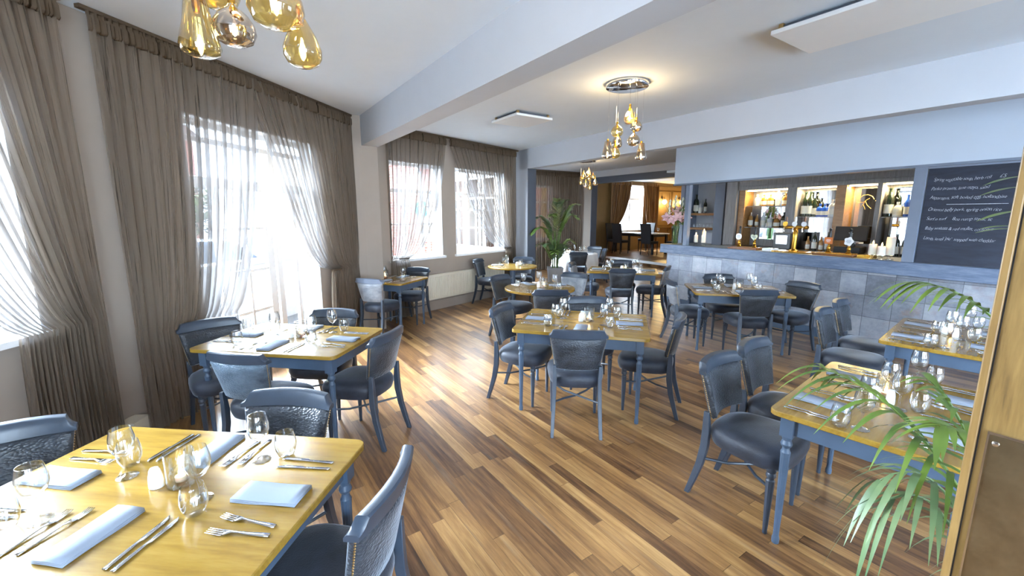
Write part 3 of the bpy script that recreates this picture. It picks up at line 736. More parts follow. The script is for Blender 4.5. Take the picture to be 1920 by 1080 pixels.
# hand pumps
def hand_pump(s, label, badge, wm, first):
    t = empty('hand_pump', bpos(s, .2, 1.19), BAR_ANG, label, 'beer pump', 'hand pumps on the bar')
    MB().lathe([(.032,0),(.034,.01),(.026,.02),(.018,.04),(.024,.055),(.024,.075),(.016,.09),(.013,.11),(.02,.12),(.02,.13),(.010,.14)], 14).build('pump_base', M['brass'], t)
    MB().lathe([(.009,.135),(.011,.16),(.017,.20),(.019,.25),(.014,.29),(.012,.30),(.018,.31),(.014,.33),(0,.335)], 12).build('pump_handle', M['blackgloss'] if wm != 2 else M['pumpwood'], t)
    b = MB(); un = (0,-1,0)
    if badge == 'round':  poly = [(.052*math.cos(a), .052*math.sin(a)) for a in [i*PI/12 for i in range(24)]]
    elif badge == 'heart': poly = [(.0035*16*math.sin(a)**3, .0035*(13*math.cos(a)-5*math.cos(2*a)-2*math.cos(3*a)-math.cos(4*a))) for a in [i*PI/14 for i in range(28)]][::-1]
    elif badge == 'square': poly = [(-.05,-.045),(.05,-.045),(.05,.045),(-.05,.045)]
    else: poly = [((.052+.006*math.cos(5*a))*math.cos(a), (.056+.006*math.cos(5*a))*math.sin(a)) for a in [i*PI/20 for i in range(40)]]
    b.extr(poly, (0,-.022,.165), (1,0,0), (0,0,1), un, .006)
    bd = b.build('pump_badge', {'round': M['porcelain'], 'heart': M['badgegreen'], 'square': M['orange'], 'shield': M['porcelain']}[badge], t, smooth=False)
    b = MB()
    for (z, w_) in ((.18,.05),(.165,.06),(.15,.04)): b.box((0,-.0295,z),(w_,.0015,.006))
    b.build('badge_lettering', M['greyblue'] if badge != 'square' else M['porcelain'], bd, smooth=False)
    return t
def pump_block(s, label):
    t = empty('pump_block', bpos(s, .22, 1.155), BAR_ANG, label, 'beer pump base')
    MB().box((0,0,.012),(.50,.26,.024)).build('base_board', M['pumpwood'], t, smooth=False, bevel=.004)
    MB().box((0,0,.029),(.42,.20,.012)).build('top_board', M['brass'] if s > 2 else M['pumpwood'], t, smooth=False, bevel=.003)
pump_block(1.28, 'wooden pump block under the heart badge pump'); pump_block(2.58, 'wooden pump block under the orange badge pump')
hand_pump(1.16, 'black handled beer pump with round white badge', 'round', 0, True)
hand_pump(1.42, 'black handled beer pump with pale heart-shaped badge', 'heart', 0, False)
hand_pump(2.48, 'beer pump with square orange badge', 'square', 0, False)
hand_pump(2.72, 'beer pump with white shield-like round badge beside the large candles', 'shield', 0, False)
# brass fount
ft = empty('beer_fount', bpos(1.99, .26, 1.156), BAR_ANG, 'brass T-shaped beer fount with cross bar in the middle of the bar', 'beer tap')
MB().lathe([(.065,0),(.066,.012),(.04,.02),(.03,.03),(.032,.06),(.034,.2),(.034,.30),(.028,.31),(.03,.33)], 18).build('column', M['brass'], ft)
MB().tube([(-.17,0,.35),(.17,0,.35)], .026, 14).build('cross_bar', M['brass'], ft)
for x_, mm in ((-.13,'brass'),(0,'porcelain'),(.13,'brass')):
    tp = MB().tube([(x_,-.02,.35),(x_,-.07,.34),(x_,-.075,.29)], .009, 8).build('tap', M['chrome'], ft)
    MB().lathe([(.006,.36),(.01,.42),(.016,.46),(.012,.50),(0,.505)], 10, (x_,-.02,0)).build('tap_handle', M['pumpwood'] if x_ else M['porcelain'], tp)
    b = MB(); b.extr([(.036*math.cos(a), .036*math.sin(a)) for a in [i*PI/10 for i in range(20)]], (x_,-.045,.40), (1,0,0),(0,0,1),(0,-1,0),.005); b.build('tap_badge', M['porcelain'] if x_ >= 0 else M['brass'], tp, smooth=False)
dm = MB().box((0,0,.008),(.52,.3,.016)).build('drip_mat', M['brass'], None, smooth=False, bevel=.003)
dm.location = bpos(2.0,.26,1.1555); dm.rotation_euler = (0,0,BAR_ANG); tag(dm, 'yellow bar runner mat under the brass fount', 'bar mat'); ft.location.z = 1.172
bx_ = MB().box((0,0,.02),(.14,.2,.04)).build('card_box', M['porcelain'], None, smooth=False, bevel=.004)
bx_.location = bpos(1.68,.2,1.1555); bx_.rotation_euler = (0,0,BAR_ANG); tag(bx_, 'small white box on the bar left of the brass fount', 'box')
for i in range(3):
    o = MB().box((0,0,.006),(.17,.13,.012)).build('drinks_menu', M['brass'], None, smooth=False); o.location = bpos(2.93,.2,1.156+.0125*i); o.rotation_euler = (0,0,BAR_ANG+.1*i)
    tag(o, 'yellow edged menu folder, %s of the stack left of the large candles' % ['lowest','middle one','topmost'][i], 'menu', 'menu folders on the bar')

# pillar candles
def pillar_candle(s, o_, r, h, label, group, zb=1.156):
    t = empty('pillar_candle', bpos(s, o_, zb), 0, label, 'candle', group)
    MB().lathe([(.045,0),(.047,.006),(.02,.012),(.016,.03),(.03,.045),(.05,.05),(.05,.056),(0,.056)], 14).build('glass_stand', M['glass'], t)
    MB().lathe([(0,.057),(r,.057),(r,.057+h*.96),(r*.93,.057+h),(r*.8,.057+h*.97),(0,.057+h*.95)], 16).build('wax_pillar', M['wax'], t)
    MB().lathe([(0,0),(.007,.01),(.009,.02),(.004,.038),(0,.05)], 8, (0,0,.06+h*.95)).build('flame', M['flame'], t)
for (s, o_, r, h, lb) in ((.30,.22,.034,.13,'short white candle at the left front of the trio beside the flower vase'),(.44,.24,.034,.13,'short white candle at the right of the trio beside the flower vase'),(.38,.33,.034,.20,'tall white candle at the back of the trio beside the flower vase')):
    pillar_candle(s, o_, r, h, lb, 'candles beside the flower vase')
for (s, o_, r, h, lb) in ((3.02,.10,.042,.13,'short lit candle at the left of the group near the chalkboard'),(3.13,.05,.042,.11,'shortest lit candle at the front of the group near the chalkboard'),(3.17,.17,.045,.22,'tallest lit candle of the group near the chalkboard')):
    pillar_candle(s, o_, r, h, lb, 'candles near the chalkboard')

# flower vase
vs = empty('flower_vase', bpos(-.14, .18, 1.156), 0, 'tall glass vase of pink lilies and green foliage at the left end of the bar', 'vase of flowers')
MB().lathe([(.0,.0),(.05,.0),(.055,.01),(.06,.15),(.075,.34),(.073,.34),(.058,.15),(.05,.015),(0,.015)], 20).build('vase', M['vaseglass'], vs)
b = MB()
rr = random.Random(3)
tips = []
for i in range(16):
    a = rr.uniform(0, 2*PI); sp = rr.uniform(.06, .26); hh = rr.uniform(.50, .95)-sp*.8
    p1 = Vector((.03*math.cos(a+PI), .03*math.sin(a+PI), .02)); p4 = Vector((sp*math.cos(a), sp*math.sin(a), hh))
    pts = bez(p1, (0,0,.25), (sp*.3*math.cos(a), sp*.3*math.sin(a), .45), p4, 8); b.tube(pts, .004, 5); tips.append((p4, a))
b.build('stems', M['stem'], vs)
def lily(mb, c, r, rr):
    c = Vector(c); tilt = Matrix.Rotation(rr.uniform(.4,1.2), 3, 'X'); sp = Matrix.Rotation(rr.uniform(0,6), 3, 'Z')
    for k in range(6):
        a = k*PI/3; R = sp @ tilt @ Matrix.Rotation(a, 3, 'Z')
        rows = []
        for t_ in (0,.25,.5,.75,1):
            x = r*t_; z = r*(.55*t_**.7 - .35*t_**3); w_ = r*.24*math.sin(PI*min(1,t_*.9+.08))
            rows.append([c+R@Vector((x,-w_,z+.006)), c+R@Vector((x,0,z)), c+R@Vector((x,w_,z+.006))])
        mb.grid(rows)
lz = [(-.16,.02,.50),(-.10,-.1,.44),(-.02,-.13,.50),(.08,-.1,.46),(.16,-.04,.48),(.02,-.06,.60),(-.09,.02,.62),(.12,.06,.58),(-.2,-.06,.42)]
for c_ in lz:
    b = MB(); lily(b, c_, .125, rr); b.build('lily_bloom', M['petal'], vs)
for c_ in ((-.13,.02,.62),(-.02,.03,.70),(.10,.0,.66)):
    b = MB(); c0 = Vector(c_)
    for k in range(6):
        b.lathe([(0,-.03),(.014,-.01),(.02,.015),(.008,.04),(0,.05)], 7, c0+Vector((.012*(k%2)-.006, 0, .045*k-.05)))
    b.build('gladiolus_spike', M['petalw'], vs)
def leaf_strip(mb, base, direc, L, wd, droop, side=None, n=6, fold=.15):
    base = Vector(base); d = Vector(direc).normalized(); up = Vector((0,0,1))
    sd = d.cross(up)
    if sd.length < 1e-3: sd = Vector((1,0,0))
    sd.normalize(); nn = sd.cross(d).normalized()
    if side is not None: nn = Vector(side)
    rows = []
    for i in range(n+1):
        t = i/n; p = base + d*L*t + Vector((0,0,-droop*L*t*t))
        w_ = wd*(.35+.65*math.sin(PI*min(1, .12+t*.75)))*(1-t**4) if t < 1 else 0.0005
        rows.append([p-sd*w_+nn*(w_*fold), p, p+sd*w_+nn*(w_*fold)])
    mb.grid(rows)
b = MB()
for i in range(110):
    a = rr.uniform(0, 2*PI); el = rr.uniform(.1, 1.4); L = rr.uniform(.12, .26)
    o0 = (rr.uniform(-.12,.16)+.04, rr.uniform(-.08,.1), rr.uniform(.36,.66))
    leaf_strip(b, o0, (math.cos(a)*math.cos(el), math.sin(a)*math.cos(el), math.sin(el)), L, .014, .3)
for i in range(7):
    leaf_strip(b, (rr.uniform(-.05,.2), rr.uniform(-.05,.05), .45), (rr.uniform(-.1,.35), 0, 1), rr.uniform(.35,.5), .012, .05)
b.build('foliage', M['leaf'], vs)

# wall sconces in the back room
for k, s_ in enumerate((6.35, 7.55)):
    p = WF0+NB*s_ + Vector((NB.y,-NB.x))*.0; n = Vector((NB.y,-NB.x)); sc_ = empty('wall_sconce', (p.x,p.y,2.45), math.atan2(n.y,n.x)+PI/2, ['globe wall light beside the gold curtain in the back room','globe wall light above the flower vase in the back room'][k], 'wall light', 'globe wall lights in the back room')
    MB().lathe([(0,0),(.06,0),(.06,.02),(0,.02)], 14, (0,-.0,0), ax=Matrix(((1,0,0),(0,0,-1),(0,1,0)))).build('back_plate', M['blackgloss'], sc_)
    MB().tube([(0,-.02,0),(0,-.12,.02),(0,-.14,-.08)], .012, 8).build('arm', M['brass'], sc_)
    MB().lathe([(.0,-.10),(.06,-.08),(.1,0),(.06,.08),(.0,.1)], 16, (0,-.14,-.19)).build('globe', M['globe'], sc_)
    ld = bpy.data.lights.new('sconce_light', 'POINT'); ld.energy = 15; ld.color = (1,.7,.3); ld.shadow_soft_size = .1
    q3 = p+n*.3; lo = bpy.data.objects.new('sconce_light', ld); link(lo); lo.location = (q3.x, q3.y, 2.2)

# ================================================================== CURTAINS
def curtain(name, label, A, B, tie=None, tie_w=.3, tie_z=1.0, bot_w=None, mat='sheer', z0=.03, z1=3.0, n_in=None, amp=.028, pitch=.085, fexp=.45, group='sheer striped curtains along the windows', head=True, band='white'):
    """A = fixed edge at the top, B = free edge at the top; gathered towards A at tie_z"""
    A = Vector(A); B = Vector(B); W = (B-A).length; d = (B-A).normalized(); n = Vector((-d.y, d.x))
    if n_in is not None and n.dot(Vector(n_in)) < 0: n = -n
    if bot_w is None: bot_w = tie_w*1.2
    nf = max(3, int(W/pitch)); m = nf*8; rows = []; uvs = []
    r_ = random.Random(hash(name+label) % 1000 if False else len(label)*7+int(W*100))
    ph = [r_.uniform(.6, 1.4) for _ in range(nf+2)]
    zs = [z0+(z1-z0)*i/46 for i in range(47)]
    root = empty(name, (A.x, A.y, 0), 0, label, 'curtain', group)
    for z in zs:
        if tie is None: w_ = W
        elif z >= tie_z:
            t = (z-tie_z)/(z1-tie_z); w_ = tie_w+(W-tie_w)*t**fexp
        else:
            t = (tie_z-z)/(tie_z-z0); w_ = tie_w+(bot_w-tie_w)*min(1, t*2.2)**.6
        row = []; uv = []
        for i in range(m+1):
            s = i/m; k = s*nf; am = amp*ph[int(k)]*(.6+.4*abs(w_/W))
            if tie and band and abs(z-tie_z) < .25: am *= .45+.55*abs(z-tie_z)/.25
            off = am*math.sin(2*PI*k)+.006*math.sin(2*PI*k*2.7+z*2)
            sx = s*w_ + .012*math.sin(2*PI*k+1)*w_/W
            if tie and z > tie_z:      # cloth bellies a little into the room above the tie
                off += .05*math.sin(PI*(z-tie_z)/(z1-tie_z))*s
            p = d*sx + n*off
            row.append((p.x, p.y, z)); uv.append((s*W, z))
        rows.append(row); uvs.append(uv)
    b = MB(); b.grid(rows, uvs); b.build('curtain_fabric', M[mat], root, angle=80)
    if head:
        rows = []; uvs = []
        for z in (z1-.10, z1-.085, z1-.02, z1, z1+.03):
            row = []; uv = []
            for i in range(m*1+1):
                s = i/m; off = .012*math.sin(2*PI*s*nf*2) + (.012 if z1-.09 < z < z1-.01 else 0)+.008
                p = d*s*W+n*off; row.append((p.x, p.y, z)); uv.append((s*W, z))
            rows.append(row); uvs.append(uv)
        b = MB(); b.grid(rows, uvs); b.build('heading_tape', M['headtape'] if mat == 'sheer' else M[mat], root, angle=80, solid=.006)
    if tie and band:
        c0 = d*(tie_w*.5); a_ = tie_w*.5+.03; pts = []
        lo = max(0, tie_w-.17)
        cx = d*((lo+tie_w)/2); ra = (tie_w-lo)/2+.015
        pts = [cx+d*(ra*math.cos(t))+n*(.045*math.sin(t)) for t in [2*PI*i/20 for i in range(21)]]
        b = MB(); rows = []
        for dz in (-.010, 0, .010):
            rows.append([(p.x*1.0, p.y*1.0, tie_z+dz+.03*(p-c0).dot(d)/max(a_,.1)*0) for p in pts])
        b.grid(rows); b.build('tieback', M['headtape'], root, solid=.004)
    return root
inB = -nB; inC = -nC
def onB(s, off=.12): p = WB0+dB*s+inB*off; return p
def onC(s, off=.10): p = WC0+dC*s+inC*off; return p
curtain('sheer_curtain', 'taupe striped sheer curtain at the extreme left edge of the room', (-2.84, 2.90), (-2.86, 1.15), tie=True, tie_w=.52, tie_z=1.0, bot_w=.54, n_in=(1,0), fexp=.75, band=None)
curtain('sheer_curtain', 'wide taupe sheer curtain hanging left of the french window', onB(.07), onB(1.5), tie=True, tie_w=.92, tie_z=.80, bot_w=.98, n_in=inB, fexp=.55, band=None)
curtain('sheer_curtain', 'taupe sheer curtain tied back right of the french window, beside the pier', onB(3.16), onB(1.38), tie=True, tie_w=.62, tie_z=1.0, bot_w=.66, n_in=inB)
curtain('sheer_curtain', 'narrow taupe sheer curtain tied left of the first bay window, behind the small square table', onC(-.12,.12), onC(1.14,.12), tie=True, tie_w=.36, tie_z=1.0, bot_w=.42, n_in=inC)
curtain('sheer_curtain', 'taupe sheer curtain tied right of the second bay window, above the radiator', onC(3.12,.12), onC(1.22,.12), tie=True, tie_w=.34, tie_z=1.02, bot_w=.36, n_in=inC)
pD = lambda s: Vector((-1.7,11.75))+dD*s-nD*.15
curtain('sheer_curtain', 'brown sheer curtain at the far window behind the potted palm', pD(4.55), pD(.7), n_in=-nD, z1=2.98)
# tracks
def track(A, B, label, z=3.035):
    A = Vector(A); B = Vector(B); n = Vector((-(B-A).normalized().y, (B-A).normalized().x))*.02
    o = MB().prism([tuple(x) for x in (A-n, B-n, B+n, A+n)], z-.012, z+.012).build('curtain_track', M['headtape'], smooth=False)
    tag(o, label, 'curtain track')
track((-2.84,2.92), (-2.87,-2.7), 'curtain track on the ceiling over the left-hand window')
track(onB(.03), onB(3.18), 'curtain track on the ceiling over the french window')
track(onC(-.14,.12), onC(3.2,.12), 'curtain track on the ceiling over the bay windows')
track(pD(.6), pD(4.6), 'curtain track over the far window')
# gold curtains in the back room
gi = Vector((NB.y,-NB.x))
def onF(s): return WF0+NB*s+gi*.12
curtain('gold_curtain', 'gold velvet curtain left of the back room window', onF(3.1), onF(4.25), tie=True, tie_w=.45, tie_z=1.35, bot_w=.45, mat='gold', z0=.31, z1=2.98, n_in=gi, amp=.05, pitch=.14, fexp=.6, group='gold curtains in the back room', band='self')
curtain('gold_curtain', 'gold velvet curtain right of the back room window', onF(5.95), onF(4.95), tie=True, tie_w=.62, tie_z=1.35, bot_w=.6, mat='gold', z0=.31, z1=2.98, n_in=gi, amp=.05, pitch=.14, fexp=.6, group='gold curtains in the back room', band='self')

# ================================================================== RADIATOR
rd = empty('radiator', (*onC(1.75,.0),0), math.atan2(dC.y,dC.x), 'long low cream panel radiator under the bay windows', 'radiator')
b = MB()
x0, x1 = -1.45, 1.35
b.box(((x0+x1)/2,-.07,.43),(x1-x0,.035,.44)); nrib = int((x1-x0)/.042)
for i in range(nrib):
    x = x0+.02+(i+.5)*(x1-x0-.04)/nrib
    b.box((x,-.092,.43),(.022,.012,.37))
b.build('radiator_panel', M['radiator'], rd, smooth=False, bevel=.003)
MB().box(((x0+x1)/2,-.06,.655),(x1-x0+.01,.075,.014)).build('top_grille', M['radiator'], rd, smooth=False)
b = MB(); b.box((x0+.1,-.02,.45),(.05,.06,.3)); b.box((x1-.1,-.02,.45),(.05,.06,.3)); b.build('bracket', M['radiator'], rd, smooth=False)
MB().tube([(x0-.03,-.07,0),(x0-.03,-.07,.26),(x0+.01,-.07,.26)], .009, 8).build('feed_pipe', M['radiator'], rd)

# ================================================================== CEILING HEATERS
def heater(p, dx, dy, L, W_, label):
    a = math.atan2(dx.y, dx.x); c = p+dx*L/2+dy*W_/2
    t = empty('ceiling_heater', (c.x, c.y, H), a, label, 'ceiling panel')
    MB().box((0,0,-.055),(L,W_,.03)).build('panel', M['white'], t, smooth=False, bevel=.004)
    MB().box((0,0,-.025),(L-.1,W_-.1,.03)).build('backing_tray', M['darktrim'], t, smooth=False)
    b = MB()
    for x in (-L/2+.05, L/2-.05):
        for y in (-W_/2+.05, W_/2-.05): b.box((x,y,-.02),(.03,.03,.04))
    b.build('mounting_bracket', M['stud'], t, smooth=False)
heater(Vector((.06,5.79)), -EB, NB, .62, .6, 'small white square ceiling heating panel beyond the beam')
heater(Vector((2.39,3.69)), EB, -NB, .68*1.6, .63, 'large white ceiling heating panel at the upper right')

# ================================================================== PENDANT CLUSTERS
SH = {
 'cone': [(.012,.165),(.034,.16),(.038,.135),(.046,.085),(.060,.03),(.064,.010),(.058,-.008),(.035,-.02),(0,-.024)],
 'drop': [(.009,.145),(.014,.125),(.026,.105),(.048,.065),(.063,.022),(.062,-.002),(.050,-.024),(.028,-.036),(0,-.04)],
 'round': [(.009,.115),(.018,.10),(.046,.078),(.063,.05),(.067,.022),(.055,-.004),(.034,-.016),(.012,-.022),(0,-.022)],
}
def cluster(cx, cy, zc, shades, label, power, group='glass pendant clusters'):
    t = empty('pendant_cluster', (cx, cy, zc), 0, label, 'pendant light', group)
    MB().lathe([(0,-.045),(.20,-.045),(.215,-.04),(.22,-.03),(.22,0),(0,0)], 40).build('canopy', M['chrome'], t)
    for (x, y, z, ty, mt, sc_) in shades:
        prof = [(r*sc_, h*sc_) for r, h in SH[ty]]
        cd = MB().tube([(x,y,-.045),(x,y,z+prof[0][1])], .0013, 6).build('cable', M['glass'] if False else M['steel'], t)
        sh = MB().lathe(prof, 24, (x,y,z)).build('glass_shade', M[mt], t)
        MB().lathe([(.008,prof[0][1]+.02),(.012,prof[0][1]+.015),(.012,prof[0][1]-.03),(.009,prof[0][1]-.045)], 10, (x,y,z)).build('lamp_holder', M['brass'], sh)
        MB().lathe([(0,.012*sc_),(.006,.016*sc_),(.009,.026*sc_),(.006,.038*sc_),(.003,.048*sc_),(0,.05*sc_)], 10, (x,y,z)).build('bulb', M['bulb'], sh)
    ld = bpy.data.lights.new('pendant_light', 'POINT'); ld.energy = power; ld.color = (1,.74,.42); ld.shadow_soft_size = .12
    lo = bpy.data.objects.new('pendant_light', ld); link(lo); lo.location = (cx, cy, zc-.28 if power < 30 else zc-.3)
    return t
def at_px(px, py, Y):
    a = (px-960)/FPX; b_ = -(py-540)/FPX
    r = Vector((a, math.cos(PITCH)+b_*math.sin(PITCH), -math.sin(PITCH)+b_*math.cos(PITCH))); t = Y/r.y
    return Vector((r.x*t, Y, EYE+r.z*t))
def shades_from(cx, cy, zc, lst):
    out = []
    for (px, py, Y, ty, mt, s_) in lst:      # py = pixel row of the middle of the shade
        p = at_px(px, py, Y); out.append((p.x-cx, p.y-cy, p.z-zc-.055*s_, ty, mt, s_))
    return out
cx, cy = 1.20, 4.72
cluster(cx, cy, H, shades_from(cx, cy, H, [
  (1139,284,4.66,'cone','smoke',.95),(1157,243,4.60,'round','amber',.95),(1157,263,4.82,'drop','smoke',.9),(1153,282,4.72,'drop','amber',.9),
  (1181,215,4.74,'drop','amber',.95),(1180,219,4.88,'drop','smoke',.85),(1193,234,4.80,'round','smoke',.95),(1188,260,4.66,'round','smoke',1.0),(1202,287,4.74,'cone','smoke',.95)]),
  'chrome cluster of glass pendants hanging over the middle of the room', 6)
cx, cy = -.86, 1.62
cluster(cx, cy, H, shades_from(cx, cy, H, [
  (373,62,1.60,'cone','amber',1.0),(438,42,1.66,'round','smoke',1.05),(566,74,1.62,'drop','amber',1.0),(516,-6,1.50,'round','amber',1.25),(405,-30,1.72,'round','amber',1.1),(470,-70,1.60,'drop','smoke',1.0),(430,-110,1.7,'drop','amber',1.0)]),
  'cluster of amber glass pendants at the top left, nearest the camera', 5)
cx, cy = 1.87, 10.98
rr = random.Random(5)
cluster(cx, cy, H, shades_from(cx, cy, H, [
  (1094,328,10.9,'drop','amber',1),(1104,322,11.0,'drop','smoke',1),(1104,333,10.85,'round','amber',1),(1089,340,11.0,'cone','amber',1),(1098,345,10.9,'drop','smoke',1),(1106,350,11.05,'cone','amber',1),(1116,341,10.95,'drop','smoke',1),(1112,330,11.1,'round','amber',1)]),
  'distant small looking cluster of glass pendants near the back room', 7)
# recessed downlight in the back room
dl = empty('downlight', (*(WF0+NB*5.9+gi*1.6),H), 0, 'small recessed ceiling downlight in the back room', 'ceiling light')
MB().lathe([(.05,-.012),(.06,-.01),(.06,0),(.0,0)], 16).build('rim', M['brass'], dl); MB().lathe([(0,-.006),(.045,-.006),(.045,-.003)], 16).build('lens', M['globe'], dl)

# ================================================================== TABLES
RCT = {}
def rounded(hx, hy, r, n=5):
    pts = []
    for (sx, sy, a0) in ((1,1,0),(-1,1,PI/2),(-1,-1,PI),(1,-1,3*PI/2)):
        for k in range(n+1):
            a = a0+PI/2*k/n; pts.append((sx*(hx-r)+r*math.cos(a), sy*(hy-r)+r*math.sin(a)))
    return pts
LEGP = [(.013,.0),(.017,.004),(.018,.03),(.014,.045),(.0135,.07),(.0145,.08),(.022,.50),(.023,.52),(.018,.53),(.016,.545),(.024,.555),(.027,.565),(.024,.575),(.019,.585),(.024,.598),(.025,.61)]
def rect_table(cx, cy, ang, lx, ly, label, group='rectangular oak topped tables'):
    t = empty('dining_table', (cx, cy, 0), math.radians(ang), label, 'table', group)
    MB().prism(rounded(lx/2, ly/2, .045), .722, .75).build('tabletop', M['oak'], t, bevel=.004, angle=30)
    b = MB(); i = .075
    for sy in (-1, 1): b.box((0, sy*(ly/2-i), .672), (lx-2*i, .022, .10))
    for sx in (-1, 1): b.box((sx*(lx/2-i), 0, .672), (.022, ly-2*i, .10))
    b.build('apron', M['paint_light'], t, smooth=False, bevel=.002)
    for sx in (-1, 1):
        for sy in (-1, 1):
            c = (sx*(lx/2-i), sy*(ly/2-i), 0)
            b = MB(); b.lathe(LEGP, 24, c, flute=.13, fz=(.075,.51)); b.box((c[0], c[1], .665), (.058,.058,.113)); b.build('leg', M['paint_light'], t, angle=28, bevel=0)
    return t
def round_table(cx, cy, r, label):
    t = empty('round_table', (cx, cy, 0), 0, label, 'table', 'round oak topped pedestal tables')
    MB().lathe([(0,.718),(r-.012,.718),(r,.724),(r,.744),(r-.008,.75),(0,.75)], 56).build('tabletop', M['oak'], t, angle=30)
    MB().lathe([(.0,.70),(.14,.70),(.14,.718),(0,.718)], 20).build('mounting_plate', M['paint_light'], t)
    MB().lathe([(.11,.03),(.06,.06),(.055,.10),(.055,.68),(.07,.70)], 24).build('pedestal', M['paint_light'], t)
    MB().lathe([(0,0),(.26,0),(.265,.012),(.24,.026),(.11,.032),(0,.032)], 32).build('base', M['paint_light'], t)
    return t
T = {}
T['T1'] = (-1.238,1.363,-6,1.16,.78,'the nearest table')
T['T2'] = (-1.72,3.235,-9,1.15,.77,'the french window table')
T['T3'] = (-1.79,6.36,-19.5,.77,.77,'the small square table')
T['T4'] = (.645,3.745,-15,1.13,.86,'the middle table')
T['T5'] = (.37,5.60,0,.94,.94,'the nearer round table')
T['T6'] = (.01,8.05,0,.94,.94,'the round radiator table')
T['T7'] = (1.95,7.44,-16,1.17,.80,'the table nearest the back room')
T['T8'] = (2.91,5.45,-12,1.13,.82,'the table along the bar')
T['T9'] = (3.51,3.25,40,1.15,.76,'the chalkboard table')
T['T10'] = (1.945,2.053,40,1.10,.76,'the palm leaf table')
TL = dict(T1='honey oak table with blue-grey legs at the lower left, nearest the camera', T2='oak table with blue-grey legs standing before the french window',
 T3='small square oak table with blue-grey legs beside the pier', T4='oak table with blue-grey legs in the middle of the floor', T5='round oak table on a pedestal just behind the middle table',
 T6='round oak table on a pedestal beside the radiator', T7='oak table with blue-grey legs nearest the raised back room', T8='oak table with blue-grey legs in front of the tiled bar',
 T9='oak table with blue-grey apron below the chalkboard at the right', T10='oak table with pale blue legs partly hidden behind the palm leaves')
for k, (x, y, a, lx, ly, w_) in T.items():
    if k in ('T5','T6'): round_table(x, y, lx/2, TL[k])
    else: rect_table(x, y, a, lx, ly, TL[k])

